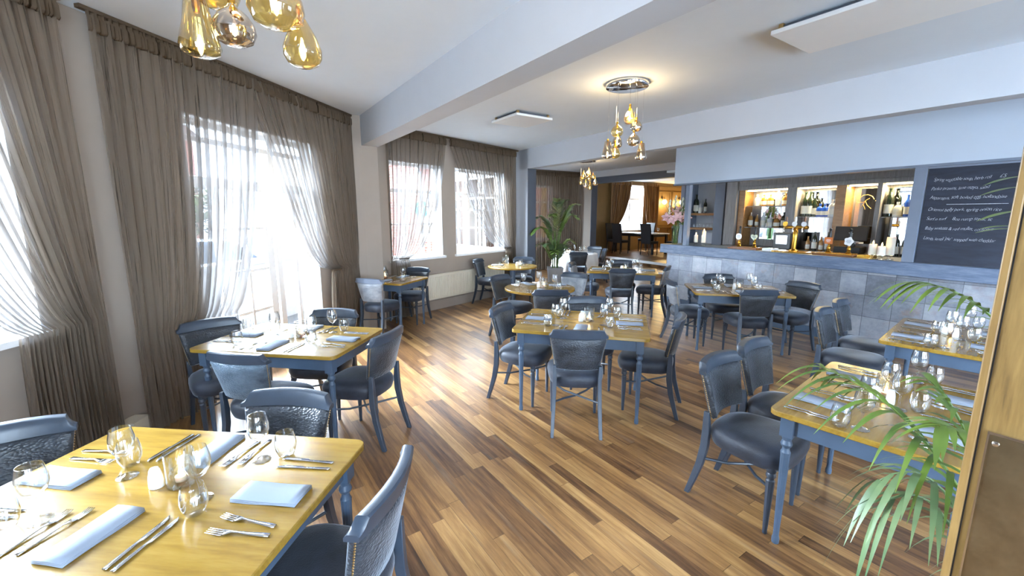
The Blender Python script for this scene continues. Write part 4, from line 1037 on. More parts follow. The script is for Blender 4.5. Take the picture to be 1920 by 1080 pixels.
# ================================================================== CHAIRS
def chair_proto():
    t = empty('dining_chair', (0,0,0), 0)
    # seat cushion
    def outline(k):
        pts = []
        for i in range(36):
            a = 2*PI*i/36; cs, sn = math.cos(a), math.sin(a)
            e = 2/3.2
            x = (abs(cs)**e)*(1 if cs >= 0 else -1); y = (abs(sn)**e)*(1 if sn >= 0 else -1)
            hw = .195+.05*(y+1)/2
            pts.append((x*hw*k, .015+y*.225*k - .0))
        return pts
    rows = []
    for k, z in ((.86,.375),(.97,.378),(1.0,.395),(1.03,.425),(1.02,.452),(.97,.472),(.86,.487),(.65,.496),(.35,.501),(.02,.503)):
        rows.append([(x, y, z) for x, y in outline(k)])
    b = MB(); b.grid(rows, closed=True); n = len(b.v)
    b.f.append(tuple(range(35, -1, -1))); b.f.append(tuple(range(n-36, n)))
    b.build('seat', M['velvet'], t, angle=60)
    def yb(z): return -.205 - .075*max(0, (z-.5))/.36
    def surf(u, z, hw, off): return (u*hw, yb(z) + .042*u*u + off, z)
    # upholstered back: closed shell
    us = [-1,-.93,-.75,-.5,-.25,0,.25,.5,.75,.93,1]; zz = [.525,.535,.60,.66,.72,.775,.792]
    rows = []
    for z in zz:
        hw = .170+.042*(z-.52)/.27; e = .35 if z in (zz[0], zz[-1]) else 1
        ring = []
        for u in us: ring.append(surf(u, z, hw, .026*e*(1 if abs(u) < .95 else .35)))
        for u in us[::-1]: ring.append(surf(u, z, hw, -.022*e*(1 if abs(u) < .95 else .35)))
        rows.append(ring)
    b = MB(); b.grid(rows, closed=True); n = len(b.v); m = len(rows[0])
    b.f.append(tuple(range(m-1, -1, -1))); b.f.append(tuple(range(n-m, n)))
    b.build('backrest', M['croc'], t, angle=60)
    # top rail with scooped ends
    us = [-1.0,-.97,-.93,-.90,-.86,-.80,-.6,-.3,0,.3,.6,.80,.86,.90,.93,.97,1.0]
    rows = []
    for u in us:
        a = abs(u)
        top = .862-.012*a*a if a < .87 else (.846 if a < .88 else (.832 if a < .92 else (.822 if a < .95 else .815)))
        if a > .98: top = .812
        hw = .222
        lo = .79
        f_, bk_ = .022, -.022
        rows.append([surf(u,lo,hw,f_), surf(u,(lo+top)/2,hw,f_+.003), surf(u,top-.006,hw,f_), surf(u,top,hw,f_-.008), surf(u,top,hw,bk_+.008), surf(u,top-.006,hw,bk_), surf(u,lo,hw,bk_)])
    b = MB(); b.grid(rows, closed=True); n = len(b.v); b.f.append(tuple(range(6,-1,-1))); b.f.append(tuple(range(n-7, n)))
    b.f = [f[::-1] for f in b.f]
    b.build('top_rail', M['paint'], t, angle=40)
    # rear legs (sabre), continuing up behind the back
    for sx in (-1, 1):
        pts = [(.186,-.285,.0),(.182,-.255,.10),(.178,-.222,.22),(.174,-.203,.34),(.172,-.20,.44),(.176,-.203,.56)]
        rows = []
        for (x, y, z), (wx, wy) in zip(pts, ((.013,.015),(.014,.018),(.015,.021),(.016,.022),(.016,.021),(.012,.015))):
            rows.append([(sx*x-wx,y-wy,z),(sx*x+wx,y-wy,z),(sx*x+wx,y+wy,z),(sx*x-wx,y+wy,z)])
        b = MB(); b.grid(rows, closed=True); n = len(b.v); b.f.append((3,2,1,0)); b.f.append((n-4,n-3,n-2,n-1)); b.build('leg', M['paint'], t, bevel=.003)
        prof = [(.011,0),(.0125,.005),(.0115,.02),(.013,.05),(.021,.30),(.0215,.315),(.017,.322),(.017,.33),(.024,.338),(.024,.352),(.020,.36),(.024,.37),(.024,.40)]
        MB().lathe(prof, 20, (sx*.185,.165,0), flute=.12, fz=(.06,.31)).build('leg', M['paint'], t, angle=28)
    # crossing stretchers
    for sx in (-1, 1):
        b = MB(); b.tube([(sx*.178,-.212,.26),(sx*.09,-.10,.245),(0,-.02,.24+.005*sx),(-sx*.09,.06,.245),(-sx*.185,.165,.27)], .0085, 8); b.build('stretcher', M['paint'], t)
    # studs along the sides of the back
    for sx in (-1, 1):
        b = MB()
        for i in range(24):
            z = .54+.25*i/23; hw = .170+.042*(z-.52)/.27
            b.lathe([(.0042,0),(.003,.002),(0,.003)], 6, (sx*(hw+.0005), yb(z)+.042-.009, z), ax=Matrix(((0,0,sx),(sx,0,0),(0,1,0))))
        b.build('stud_trim', M['stud'], t)
    return t
cp = chair_proto(); ctree = make_tree(cp); cfirst = True
def chair(mx, my, facing, label, group):
    """mx,my = middle of the top rail on plan, facing in degrees"""
    global cfirst
    a = math.radians(facing); f = rot2(a); p = Vector((mx, my))+f*.235
    if cfirst: o = cp; cfirst = False
    else: o = copy_tree(ctree)
    o.location = (p.x, p.y, 0); o.rotation_euler = (0, 0, a-PI/2)
    for ch in o.children:
        mt = None
        if 'pale' in label and ch.name.startswith('backrest'): mt = M['paleback']
        if 'blue-grey' in label and 'pale' not in label and ch.name.startswith('backrest'): mt = M['blueback']
        if 'worn' in label and ch.name.startswith('top_rail'): mt = M['palerail']
        if mt: ch.material_slots[0].link = 'OBJECT'; ch.material_slots[0].material = mt
    tag(o, label, 'chair', group); return o
G = 'upholstered dining chairs'
for (x, y, a, lb) in [
 (-1.08,1.93,-95,'grey upholstered chair at the far side of the table nearest the camera'),
 (-.42,1.28,174,'upholstered chair with studded back at the right side of the nearest table'),
 (-2.06,1.58,-50,'dark chair at the left side of the nearest table, by the left edge'),
 (-2.47,3.37,-42,'dark chair at the left side of the french window table, against the curtain'),
 (-1.73,2.56,78,'blue-grey backed chair on the near side of the french window table'),
 (-.93,3.05,165,'dark studded chair on the right side of the french window table'),
 (-1.61,3.76,-94,'dark chair on the far side of the french window table'),
 (-1.94,5.70,70,'pale worn-backed chair on the near side of the small square table'),
 (-1.54,6.92,-108,'black chair on the far side of the small square table, by the radiator'),
 (-.10,3.93,-25,'dark chair on the left side of the middle table'),
 (.50,3.09,85,'chair with its grey back to the camera at the middle table'),
 (1.42,3.53,155,'studded chair on the right side of the middle table'),
 (.80,4.36,-95,'chair on the far side of the middle table'),
 (-.17,6.0,-38,'dark chair on the left side of the nearer round table'),
 (.45,4.83,92,'dark backed chair between the middle table and the nearer round table'),
 (.93,6.25,-125,'pale blue-grey chair on the right side of the nearer round table'),
 (-.66,8.28,-20,'dark chair on the left of the round table by the radiator'),
 (.24,8.66,-100,'chair on the far side of the round table by the radiator'),
 (1.78,6.79,84,'black backed chair on the near side of the table nearest the back room'),
 (2.62,7.14,152,'pale sheened chair on the right side of the table nearest the back room'),
 (1.10,7.66,-20,'pale edged chair beside the planter, left of the table nearest the back room'),
 (2.08,8.06,-98,'dark chair on the far side of the table nearest the back room'),
 (2.13,5.60,-5,'pale blue-grey chair on the left side of the table along the bar'),
 (2.86,4.83,86,'chair with a mottled back towards the camera at the table along the bar'),
 (3.0,6.12,-94,'black chair between the table along the bar and the tiled front'),
 (3.72,5.35,-158,'chair with a shiny top rail on the right side of the table along the bar'),
 (2.86,3.80,-50,'black chair nearer the camera of the pair at the table below the chalkboard'),
 (3.32,4.20,-50,'black chair nearer the bar of the pair at the table below the chalkboard'),
 (1.27,2.48,-52,'large dark velvet chair nearest the camera at the table behind the palm'),
 (1.66,2.80,-52,'dark velvet chair further from the camera at the table behind the palm'),
 (1.55,9.90,84,'black backed chair on the near side of the white clothed table'),
 (2.28,11.7,-125,'grey chair on the far side of the white clothed table'),
 (2.38,10.9,178,'dark chair on the right side of the white clothed table')]:
    chair(x, y, a, lb, G)

# ================================================================== CLOTHED TABLE
ct = empty('clothed_table', (1.62,10.92,0), 0, 'round table under a long white cloth beyond the potted palm', 'table')
MB().lathe([(0,.71),(.56,.71),(.56,.735),(0,.735)], 40).build('tabletop', M['oak'], ct)
MB().lathe([(.25,0),(.25,.03),(.05,.05),(.05,.71)], 16).build('pedestal', M['darktrim'], ct)
tc = MB(); rows = []
for j in range(12):
    row = []
    for i in range(96):
        a = 2*PI*i/96
        if j == 0: r, z = .0001, .742
        elif j == 1: r, z = .3, .742
        elif j == 2: r, z = .558, .742
        elif j == 3: r, z = .57, .735
        else:
            t_ = (j-3)/8; r = .575+.03*t_+(.045*t_)*math.sin(a*14)+.012*t_*math.sin(a*5+1); z = .735-.48*t_
        row.append((r*math.cos(a), r*math.sin(a), z))
    rows.append(row)
tc.grid(rows, closed=True); o = tc.build('tablecloth', M['cloth'], None, angle=70); o.location = (1.62,10.92,0)
tag(o, 'long white tablecloth draped over the round table beyond the palm', 'tablecloth')

# ================================================================== PLACE SETTINGS
def proto_wine():
    t = empty('wine_glass')
    MB().lathe([(.033,0),(.034,.002),(.012,.006),(.0045,.012),(.004,.03),(.004,.07),(.006,.08)], 20).build('glass_foot', M['glass'], t)
    MB().lathe([(.005,.08),(.018,.088),(.032,.105),(.039,.13),(.038,.155),(.031,.19),(.0302,.19),(.0372,.155),(.038,.13),(.031,.106),(.0,.089)], 24).build('glass_bowl', M['glass'], t)
    return t
def proto_tumbler():
    t = MB().lathe([(0,.001),(.020,.0),(.028,.006),(.037,.03),(.040,.05),(.037,.078),(.032,.10),(.0312,.10),(.0362,.078),(.039,.05),(.036,.031),(.027,.009),(0,.005)], 24).build('tumbler', M['glass']); return t
def proto_fork():
    t = MB(); rows = []
    for (y, wd, z) in ((0,.0075,.003),(.02,.008,.003),(.06,.006,.004),(.10,.004,.007),(.115,.004,.008),(.13,.009,.005),(.145,.0125,.003)):
        rows.append([(-wd,y,z),(wd,y,z)])
    t.grid(rows)
    for k in range(4):
        x = -.0105+.007*k; t.grid([[(x-.0018,.144,.003),(x+.0018,.144,.003)],[(x-.0018,.17,.0035),(x+.0018,.17,.0035)],[(x-.0008,.195,.008),(x+.0008,.195,.008)]])
    o = t.build('fork', M['steel'], angle=60, solid=.0022); return o
def proto_knife():
    t = MB(); t.grid([[(-.0065,0,.003),(.0065,0,.003)],[(-.007,.01,.003),(.007,.01,.003)],[(-.005,.09,.003),(.005,.09,.003)],[(-.0045,.10,.003),(.0045,.10,.003)],[(-.0045,.105,.003),(.009,.107,.003)],[(-.0045,.17,.003),(.0105,.17,.003)],[(-.0045,.20,.003),(.008,.195,.003)],[(-.0045,.212,.003),(-.002,.21,.003)]])
    return t.build('table_knife', M['steel'], angle=60, solid=.003)
def proto_napkin():
    t = MB()
    for k, dz in enumerate((0,.004,.0085)):
        rows = []
        for j in range(9):
            y = -.115+.23*j/8; zc = dz+.0025+.0015*math.sin(j*.8+k)
            rows.append([(-.052+.001*k,y,zc),(0,y+.001,zc+.001),(.052-.001*k,y,zc)])
        t.grid(rows)
    return t.build('napkin', M['napkin'], angle=60, solid=.003)
def proto_shaker(h, name):
    return MB().lathe([(0,0),(.021,0),(.023,.004),(.023,.02),(.021,h*.6),(.0165,h*.9),(.012,h),(0,h+.001)], 18, sy=.8).build(name, M['porcelain'])
def proto_candle():
    t = empty('candle_holder')
    MB().lathe([(0,.001),(.043,0),(.045,.004),(.045,.125),(.0438,.125),(.0438,.006),(0,.006)], 26).build('glass_chimney', M['glass'], t)
    bl = MB().lathe([(0,.008),(.02,.009),(.034,.025),(.037,.045),(.03,.06),(.029,.06),(.036,.045),(.033,.026),(.019,.011),(0,.010)], 20).build('tealight_cup', M['glass'], t)
    MB().lathe([(0,.012),(.018,.013),(.019,.032),(0,.031)], 14).build('tealight', M['wax'], bl)
    MB().lathe([(0,.031),(.006,.037),(.008,.047),(.003,.062),(0,.072)], 8).build('flame', M['flame'], t)
    return t
PR = {}
def spawn(kind, loc, rz, label, cat, group):
    if kind not in PR:
        o = {'wine': proto_wine, 'tum': proto_tumbler, 'fork': proto_fork, 'knife': proto_knife, 'nap': proto_napkin,
             'salt': lambda: proto_shaker(.075,'salt_shaker'), 'pepper': lambda: proto_shaker(.07,'pepper_shaker'), 'cand': proto_candle}[kind]()
        PR[kind] = make_tree(o)
    else: o = copy_tree(PR[kind])
    o.location = loc; o.rotation_euler = (0, 0, rz); tag(o, label, cat, group); return o
def tdesc(k): return T[k][5]
def setting(k, px, py, ang, seat, zt=.7505, full=True):
    """origin at the table edge (px,py), ang = direction towards the table centre"""
    r = random.Random(int(abs(px*991+py*577)*10))
    f = rot2(ang); rt = Vector((f.y, -f.x)); w_ = T[k][5] if k in T else k
    def P(x, y): return Vector((px, py))+rt*x+f*y
    def put(kind, x, y, da, label, cat, group):
        p = P(x+r.uniform(-.008,.008), y+r.uniform(-.008,.008)); spawn(kind, (p.x, p.y, zt), ang-PI/2+da+r.uniform(-.05,.05), label, cat, group)
    put('nap', 0, .15, 0, 'folded grey napkin at the %s of %s' % (seat, w_), 'napkin', 'grey napkins on the tables')
    put('fork', -.175, .035, .0, 'outer steel fork at the %s of %s' % (seat, w_), 'fork', 'forks on the tables')
    put('fork', -.135, .05, -.08, 'inner steel fork at the %s of %s' % (seat, w_), 'fork', 'forks on the tables')
    put('knife', .20, .035, .02, 'outer steel knife at the %s of %s' % (seat, w_), 'knife', 'knives on the tables')
    put('knife', .165, .035, .02, 'inner steel knife at the %s of %s' % (seat, w_), 'knife', 'knives on the tables')
    if full:
        put('wine', .19, .335, 0, 'stemmed wine glass at the %s of %s' % (seat, w_), 'wine glass', 'wine glasses on the tables')
        put('tum', .235, .265, 0, 'stemless tumbler at the %s of %s' % (seat, w_), 'tumbler', 'tumblers on the tables')
def centre(k, dx=0, dy=0, zt=.7505, name=None):
    x, y, a = (T[k][0], T[k][1], math.radians(T[k][2])); w_ = T[k][5]
    e1 = rot2(a); e2 = rot2(a+PI/2)
    def P(u, v): p = Vector((x, y))+e1*(u+dx)+e2*(v+dy); return (p.x, p.y, zt)
    spawn('cand', P(.05,.03), 0, 'glass candle holder with lit tealight on %s' % w_, 'candle holder', 'tealight holders on the tables')
    spawn('salt', P(-.02,.0), a+.5, 'white porcelain salt shaker on %s' % w_, 'salt shaker', 'white shakers on the tables')
    spawn('pepper', P(-.0,.065) if k != 'T1' else P(.01,.09), a+.5, 'shorter white pepper shaker behind the salt on %s' % w_, 'pepper shaker', 'white shakers on the tables')
SEAT = {0:'right-hand place', 1:'far place', 2:'left-hand place', 3:'near place'}
def four(k, seats=(0,1,2,3)):
    x, y, a, lx, ly, _ = T[k]; a = math.radians(a)
    for s_ in seats:
        d_ = rot2(a+s_*PI/2); h = (lx if s_ % 2 == 0 else ly)/2-.012
        p = Vector((x, y))+d_*h
        setting(k, p.x, p.y, a+s_*PI/2+PI, SEAT[s_])
    centre(k)
for k in ('T1','T2','T4','T7','T8'): four(k)
for k in ('T5',):
    T[k] = (*T[k][:2], -45, *T[k][3:]); 
    x, y = T[k][:2]
    for (an, sn) in ((120,'far left place'),(30,'right-hand place'),(-90,'near place')):
        d_ = rot2(math.radians(an)); p = Vector((x,y))+d_*.45; setting(k, p.x, p.y, math.radians(an)+PI, sn)
    centre(k)
for (an, sn) in ((165,'left-hand place'),(60,'far place')):
    d_ = rot2(math.radians(an)); p = Vector(T['T6'][:2])+d_*.45; setting('T6', p.x, p.y, math.radians(an)+PI, sn)
centre('T6', .1, .0)
# T3: two places facing each other
for s_ in (1, 3):
    a = math.radians(T['T3'][2]); d_ = rot2(a+s_*PI/2); p = Vector(T['T3'][:2])+d_*.37
    setting('T3', p.x, p.y, a+s_*PI/2+PI, SEAT[s_])
centre('T3', -.22, .0)
# right-hand tables: two places on each long side
for k in ('T9','T10'):
    x, y, a, lx, ly, _ = T[k]; a = math.radians(a); e1 = rot2(a); e2 = rot2(a+PI/2)
    for sd, sn in ((1,'left'),(-1,'right')):
        for u, un in ((-.27,'nearer'),(.28,'further')):
            p = Vector((x,y))+e1*u+e2*(sd*(ly/2-.012)); setting(k, p.x, p.y, a+sd*PI/2+PI, '%s %s place' % (un, sn))
    centre(k)
# clothed table: candles and glasses
T['cloth'] = (1.62,10.92,0,1,1,'the white clothed table')
for i, (x, y) in enumerate(((1.42,10.95),(1.50,11.02),(1.46,10.85))):
    spawn('cand', (x,y,.744), 0, 'lit tealight holder on the white clothed table, %s' % ['leftmost','rearmost','nearest'][i], 'candle holder', 'tealight holders on the tables')
for i, (x, y) in enumerate(((1.85,10.9),(1.3,10.7),(1.7,10.6),(1.65,11.2))):
    spawn('wine', (x,y,.744), 0, 'wine glass on the white clothed table, %s' % ['rightmost','leftmost','nearest','furthest'][i], 'wine glass', 'wine glasses on the tables')
for i, (x, y, a) in enumerate(((1.62,10.48,90),(1.62,11.36,-90),(1.98,10.92,180))):
    spawn('nap', (x,y,.744), math.radians(a-90), 'grey napkin on the white cloth, at the %s' % ['near edge','far edge','right-hand edge'][i], 'napkin', 'grey napkins on the tables')

# ================================================================== BACK ROOM FURNITURE
fz = .30
bt = empty('back_room_table', (4.85,16.15,fz), math.atan2(EB.y,EB.x), 'long dark table with a pale top in the raised back room', 'table')
MB().box((0,0,.735),(1.9,.9,.03)).build('tabletop', M['porcelain'], bt, smooth=False, bevel=.004)
for sx in (-1,1):
    for sy in (-1,1): MB().box((sx*.86,sy*.38,.36),(.07,.07,.72)).build('leg', M['black'], bt, smooth=False)
MB().box((0,0,.67),(1.7,.7,.09)).build('apron', M['black'], bt, smooth=False)
def tall_chair():
    t = empty('high_back_chair', (0,0,0), 0)
    rows = []
    b = MB(); b.prism(rounded(.225,.225,.05), .40, .49); b.build('seat', M['black'], t, bevel=.01)
    rows = []
    for z, y in ((.44,-.20),(.6,-.205),(.8,-.225),(1.0,-.26),(1.10,-.285)):
        rows.append([(-.21,y-.03,z),(.21,y-.03,z),(.21,y+.03,z),(-.21,y+.03,z)])
    b = MB(); b.grid(rows, closed=True); n = len(b.v); b.f += [(3,2,1,0),(n-4,n-3,n-2,n-1)]; b.build('backrest', M['black'], t, bevel=.012)
    for sx in (-1,1):
        for sy, k in ((1,0),(-1,-.05)):
            b = MB(); b.tube([(sx*.19,sy*.19,.41),(sx*.19,sy*.19+k,0)], [.02,.014], 8); b.build('leg', M['black'], t)
    return t
hc = tall_chair(); ht = make_tree(hc); first = True
for (x, y, a, lb) in ((3.93+.1,15.80,34,'black high-backed chair left of centre with its back to the dining room'),(4.80+.1,15.20,34,'black high-backed chair right of centre with its back to the dining room'),
                      (3.95,16.45,-56,'black high-backed chair at the left end of the back room table'),(5.75,15.05,124,'black high-backed chair at the right end of the back room table'),
                      (5.25,16.75,-146,'black high-backed chair on the window side of the back room table')):
    o = hc if first else copy_tree(ht); first = False
    o.location = (x,y,fz); o.rotation_euler = (0,0,math.radians(a-90)); tag(o, lb, 'chair', 'black high-backed chairs in the back room')
for i, (x, y) in enumerate(((4.35,16.2),(4.7,15.95),(5.1,15.8),(5.3,15.55),(4.95,16.3))):
    spawn('wine', (x,y,1.051), 0, 'wine glass on the back room table, %s from the left' % ['first','second','third','fifth','fourth'][i], 'wine glass', 'wine glasses on the tables')

# ================================================================== POTTED PALM
def frond(mb, pts, nleaf, L, wd, droop, rr, spread=1.0, tipL=.4, start=.2, fold=.15):
    """pinnate leaf: rachis through pts with leaflets on both sides"""
    pts = [Vector(p) for p in pts]; n = len(pts)-1
    mb.tube(pts, [.0055-.004*i/n for i in range(n+1)], 6)
    for k in range(nleaf):
        t = start+(1-start)*k/(nleaf-1); x = t*n; i = min(n-1, int(x)); fr = x-i
        p = pts[i].lerp(pts[i+1], fr); tg = (pts[i+1]-pts[i]).normalized()
        sd = tg.cross(Vector((0,0,1)))
        if sd.length < .1: sd = Vector((1,0,0))
        sd.normalize(); ll = L*(1-(1-tipL)*max(0, (t-.4)/.6))*(.7+.3*min(1, (t-start)*5))*rr.uniform(.88,1.1)
        for s_ in (-1, 1):
            d = (sd*s_*spread+tg*(.55+.5*t)+Vector((0,0,rr.uniform(.0,.25)))).normalized()
            leaf_strip(mb, p, d, ll, wd*rr.uniform(.85,1.1), droop*rr.uniform(.8,1.2), fold=fold)
pp = empty('potted_palm', (.94,9.22,0), 0, 'tall potted palm in a square grey planter beside the dark pillar end', 'potted plant')
b = MB(); rows = []
for (hw, z) in ((.12,0),(.125,.01),(.165,.55),(.17,.56),(.17,.58),(.155,.58),(.15,.53)):
    rows.append([(-hw,-hw,z),(hw,-hw,z),(hw,hw,z),(-hw,hw,z)])
b.grid(rows, closed=True); b.f.append((3,2,1,0)); b.build('planter', M['pot'], pp, smooth=False, bevel=.004)
MB().box((0,0,.535),(.3,.3,.02)).build('compost', M['soil'], pp, smooth=False)
rr = random.Random(11)
b = MB()
for i in range(7):
    a = i*.9; b.tube(bez((.06*math.cos(a),.06*math.sin(a),.54),(.05*math.cos(a),.05*math.sin(a),.8),(.06*math.cos(a),.05*math.sin(a),1.1),(.12*math.cos(a),.1*math.sin(a),1.35),8), .009, 6)
b.build('stems', M['stem'], pp)
for (a, r, z0, z1, dz) in ((2.6,.42,1.2,1.78,-.15),(3.4,.45,1.1,1.62,-.28),(.3,.45,1.3,1.98,-.05),(-.4,.40,1.25,1.85,-.2),(1.4,.25,1.3,2.05,.0),(-1.6,.25,1.3,2.0,-.05),(.9,.35,1.25,2.05,-.02),(4.4,.3,1.1,1.8,-.1),
                       (2.9,.34,.7,1.15,-.1),(3.9,.33,.7,1.2,-.12),(-.9,.3,.7,1.15,-.1),(.1,.33,.75,1.25,-.12),(1.8,.3,.7,1.2,-.1),(-1.7,.33,.65,1.05,-.12)):
    c_, s_ = math.cos(a), math.sin(a)
    b = MB(); frond(b, bez((.04*c_,.04*s_,z0-.25),(.08*c_,.08*s_,z0+.1),(r*.6*c_,r*.6*s_,z1+.02),(r*1.15*c_,r*1.15*s_,z1+dz),10), 24, .27, .026, .22, rr, start=.3)
    b.build('frond', M['leaf3' if rr.random() < .6 else 'leaf2'], pp, angle=80)

# foreground palm behind the oak door
fp = empty('foreground_palm', (1.42,1.05,0), 0, 'large green palm reaching in from the right, behind the oak door edge', 'potted plant')
F0 = Vector((1.42,1.05,0))
MB().lathe([(0,0),(.12,0),(.13,.01),(.15,.26),(.155,.28),(.14,.28),(.135,.25),(0,.25)], 24).build('planter', M['pot'], fp)
def FP(px, py, Y): return at_px(px, py, Y)-F0
b = MB()
for i in range(6):
    a = i*1.05; b.tube(bez((.05*math.cos(a),.05*math.sin(a),.25),(.04*math.cos(a),.04*math.sin(a),.5),(.03,.03*math.sin(a),.7),(.02+.03*math.cos(a),.03*math.sin(a),.9),8), .010, 6)
b.build('stems', M['stem'], fp)
rr = random.Random(21)
def wfrond(P, nleaf, L, wd, droop, mat, **kw):
    b = MB(); frond(b, P, nleaf, L, wd, droop, rr, **kw); b.build('frond', M[mat], fp, angle=80)
wfrond(bez((.0,.0,.62), FP(1800,860,1.05), FP(1690,745,1.12), FP(1545,690,1.3), 12), 15, .29, .009, .8, 'leaf', spread=.9, start=.12, tipL=.5)
wfrond(bez((.0,.0,.55), FP(1800,900,1.0), FP(1730,850,1.0), FP(1650,900,1.05), 10), 9, .20, .008, 1.1, 'leaf2', spread=.8, start=.15, tipL=.6)
wfrond(bez((.0,.0,.45), FP(1790,930,.98), FP(1730,890,.98), FP(1650,950,1.0), 10), 8, .17, .0075, 1.3, 'leaf2', spread=.7, start=.2, tipL=.7)
wfrond(bez((.0,.0,.75), FP(1820,820,1.1), FP(1790,750,1.1), FP(1745,715,1.15), 10), 10, .22, .009, .5, 'leaf', spread=1.0, start=.2)
wfrond(bez((.0,.0,.6), FP(1830,840,1.0), FP(1800,780,.98), FP(1760,800,.98), 10), 11, .2, .009, .7, 'leaf', spread=1.0, start=.2)
wfrond(bez((.04,.02,.9), (.05,.02,1.3), FP(1850,525,1.05), FP(1710,530,1.12), 12), 14, .14, .0065, .7, 'leaf', spread=.6, start=.5, tipL=.8)
b = MB(); b.tube(bez((.04,.0,.85),(.16,.0,1.2),(.2,.02,1.6),(.19,.03,2.0),10), [.006-.0004*i for i in range(11)], 6)
for (x0, y0, x1, y1) in ((1925,330,1848,352),(1925,350,1842,370),(1915,395,1836,418),(1915,430,1832,440),(1915,425,1838,434)):
    p0 = FP(x0,y0,1.04); p1 = FP(x1,y1,1.02); leaf_strip(b, p0, (p1-p0)+Vector((0,0,.02)), (p1-p0).length*1.05, .010, .12)
b.build('frond', M['leaf'], fp, angle=80)

# ================================================================== OUTSIDE
GZ = -.25
o = MB().box((-20,8,GZ-.05),(34,60,.1)).build('ground', M['asphalt'], None, smooth=False); struct(o)
# low white boundary wall outside the french window
g0 = WB0+nB*2.4-dB*6; g1 = WB0+nB*2.4+dB*5.2
b = MB(); nn = nB
b.prism([tuple(x) for x in (g0, g1, g1+nn*.22, g0+nn*.22)], GZ, .86); lw = b.build('garden_wall', M['render'], None, smooth=False)
tag(lw, 'low white rendered wall outside the french window', 'garden wall')
b = MB(); b.prism([tuple(x) for x in (g0-nn*.04, g1-nn*.04, g1+nn*.26, g0+nn*.26)], .86, .93); b.build('coping', M['render'], lw, smooth=False)
# car beyond the low wall
c0 = WB0+nB*4.6+dB*4.6
car = empty('parked_car', (c0.x, c0.y, GZ), math.atan2(dB.y,dB.x), 'silver-blue car parked beyond the low white wall outside', 'car')
prof = [(-2.1,.35),(-2.15,.6),(-2.05,.85),(-1.5,.95),(-1.0,1.38),(-.3,1.47),(.5,1.44),(1.05,1.05),(1.9,.9),(2.12,.7),(2.12,.4),(1.9,.25),(-1.9,.25)]
b = MB(); rows = []
for y, k in ((-.86,.0),(-.82,1),(0,1.02),(.82,1),(.86,0)):
    rows.append([(x*(.985 if k == 0 else 1), y*(1-.12*max(0,(z-.9)/.5)), .25+(z-.25)*(.97 if k == 0 else k)) for x, z in prof])
b.grid(rows, closed=True); n = len(b.v); m = len(prof); b.f.append(tuple(range(m))); b.f.append(tuple(range(n-1, n-m-1, -1)))
b.build('car_body', M['carpaint'], car, bevel=.03, angle=50)
for sy in (-1,1):
    b = MB(); b.extr([(-1.35,.98),(-.95,1.30),(-.3,1.39),(-.25,.98)], (0,sy*.815,0),(1,0,0),(0,0,1),(0,sy,0),.02); b.extr([(-.18,.98),(-.2,1.39),(.45,1.37),(.85,1.05),(.8,.98)], (0,sy*.815,0),(1,0,0),(0,0,1),(0,sy,0),.02)
    b.build('side_window', M['carglass'], car, smooth=False)
    for x in (-1.35,1.35):
        MB().lathe([(0,-.1),(.2,-.1),(.3,-.09),(.32,-.05),(.32,.05),(.3,.09),(.2,.1),(0,.1)], 24, (x,sy*.78,.32), ax=Matrix(((1,0,0),(0,0,-1),(0,1,0)))).build('wheel', M['tyre'], car)
# hedge and tree beyond
def bushy(name, label, cat, c, r, n, ls, seed, mat='treeleaf', trunk=None):
    t = empty(name, c, 0, label, cat); rr = random.Random(seed); b = MB()
    for i in range(n):
        u = Vector((rr.gauss(0,1), rr.gauss(0,1), rr.gauss(0,1))).normalized()*rr.uniform(.6,1)
        p = Vector((u.x*r[0], u.y*r[1], r[2]+u.z*r[2]*.9+(trunk or 0)))
        d = Vector((rr.gauss(0,1), rr.gauss(0,1), rr.gauss(0,.6))).normalized(); s_ = d.cross(Vector((0,0,1))).normalized()
        b.add([p-s_*ls*.4, p+d*ls*.5-Vector((0,0,.02)), p+s_*ls*.4, p-d*ls*.5], [(0,1,2,3)])
    b.build('foliage', M[mat], t, smooth=False)
    b = MB(); b.tube([(0,0,0),(0,0,r[2]+(trunk or 0))], [.12,.05], 8); b.build('trunk', M['pumpwood'], t)
bushy('garden_tree', 'yellow-green tree beyond the parked car outside the french window', 'tree', (*(WB0+nB*9+dB*7.5),GZ), (1.8,1.8,1.3), 2600, .22, 1, trunk=.8)
bushy('garden_hedge', 'green hedge bush seen low through the french window', 'hedge', (*(WB0+nB*8+dB*4.0),GZ), (1.6,1.2,.9), 1600, .2, 2)
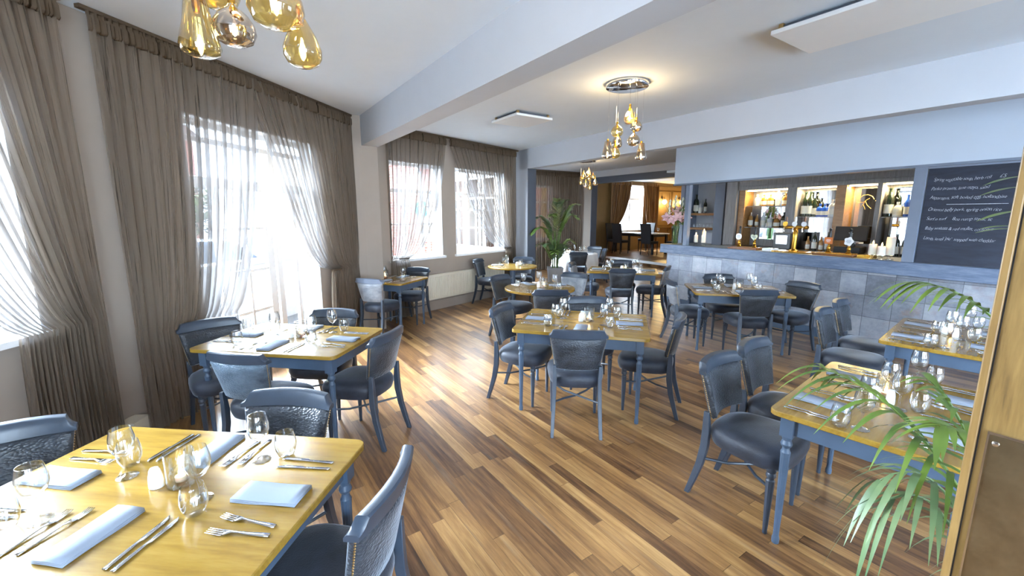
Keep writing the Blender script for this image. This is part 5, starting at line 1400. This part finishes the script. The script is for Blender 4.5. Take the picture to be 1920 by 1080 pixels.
# house across the road
h0 = WB0+nB*16+dB*9
hs = empty('neighbour_house', (h0.x,h0.y,GZ), math.atan2(dB.y,dB.x), 'brick house with gabled roof across the road', 'house')
def uvbox(c, d, name, mat, parent):
    b = MB(); hx,hy,hz = d[0]/2,d[1]/2,d[2]/2; b.uv = []
    for (a, e, ax) in (((-1,-1),(1,-1),0),((1,-1),(1,1),1),((1,1),(-1,1),0),((-1,1),(-1,-1),1)):
        p = [(c[0]+a[0]*hx,c[1]+a[1]*hy),(c[0]+e[0]*hx,c[1]+e[1]*hy)]; L = d[ax]
        b.add([(*p[0],c[2]-hz),(*p[1],c[2]-hz),(*p[1],c[2]+hz),(*p[0],c[2]+hz)], [(0,1,2,3)]); b.uv += [(0,0),(L,0),(L,d[2]),(0,d[2])]
    n = len(b.v)
    b.add([(c[0]-hx,c[1]-hy,c[2]+hz),(c[0]+hx,c[1]-hy,c[2]+hz),(c[0]+hx,c[1]+hy,c[2]+hz),(c[0]-hx,c[1]+hy,c[2]+hz)], [(0,1,2,3)]); b.uv += [(0,0),(.1,0),(.1,.1),(0,.1)]
    return b.build(name, M[mat], parent, smooth=False)
uvbox((0,0,2.5),(8,6,5), 'house_wall', 'brick', hs)
b = MB(); b.extr([(-4.3,0),(4.3,0),(0,2.6)], (0,-3.3,5),(1,0,0),(0,0,1),(0,1,0),6.6); b.build('roof', M['rooftile'], hs, smooth=False)
for x in (-2,2):
    for z in (1.5,3.8): MB().box((x,-3.02,z),(1.1,.08,1.2)).build('house_window', M['white'], hs, smooth=False)
# brick building close outside the bay, with round teal sign
k0 = WCs+dC*5.4+nC*4.6
bb = empty('brick_building', (k0.x,k0.y,GZ), math.atan2(dC.y,dC.x), 'red brick building side seen through the second bay window', 'building')
uvbox((1.2,0,3),(6,3,6), 'brick_wall', 'brick', bb)
MB().box((-1.2,-1.53,1.9),(.9,.06,1.3)).build('building_window', M['white'], bb, smooth=False)
sg = empty('hanging_sign', (*(WCs+dC*2.2+nC*1.3),0), math.atan2(dC.y,dC.x), 'round teal sign board hanging outside the second bay window', 'sign')
b = MB(); b.extr([(.18*math.cos(a), .18*math.sin(a)) for a in [i*PI/16 for i in range(32)]], (0,0,1.83),(1,0,0),(0,0,1),(0,1,0),.03); b.build('sign_disc', M['teal'], sg, smooth=False)
b = MB(); b.tube([(0,.015,2.01),(0,.015,2.6)], .008, 6); b.build('sign_rod', M['darktrim'], sg)
k1 = Vector((-5.0, 15.6))
b2 = empty('outbuilding', (k1.x,k1.y,GZ), math.atan2(dC.y,dC.x), 'pale grey outbuilding seen through the first bay window', 'building')
MB().box((0,0,1.3),(3.5,2.5,2.6)).build('outbuilding_wall', M['beam'], b2, smooth=False)
b = MB(); b.extr([(-1.9,0),(1.9,0),(0,.9)], (0,-1.35,2.6),(1,0,0),(0,0,1),(0,1,0),2.7); b.build('roof', M['rooftile'], b2, smooth=False)
MB().box((.3,-1.27,1.4),(.9,.05,.9)).build('outbuilding_window', M['carglass'], b2, smooth=False)
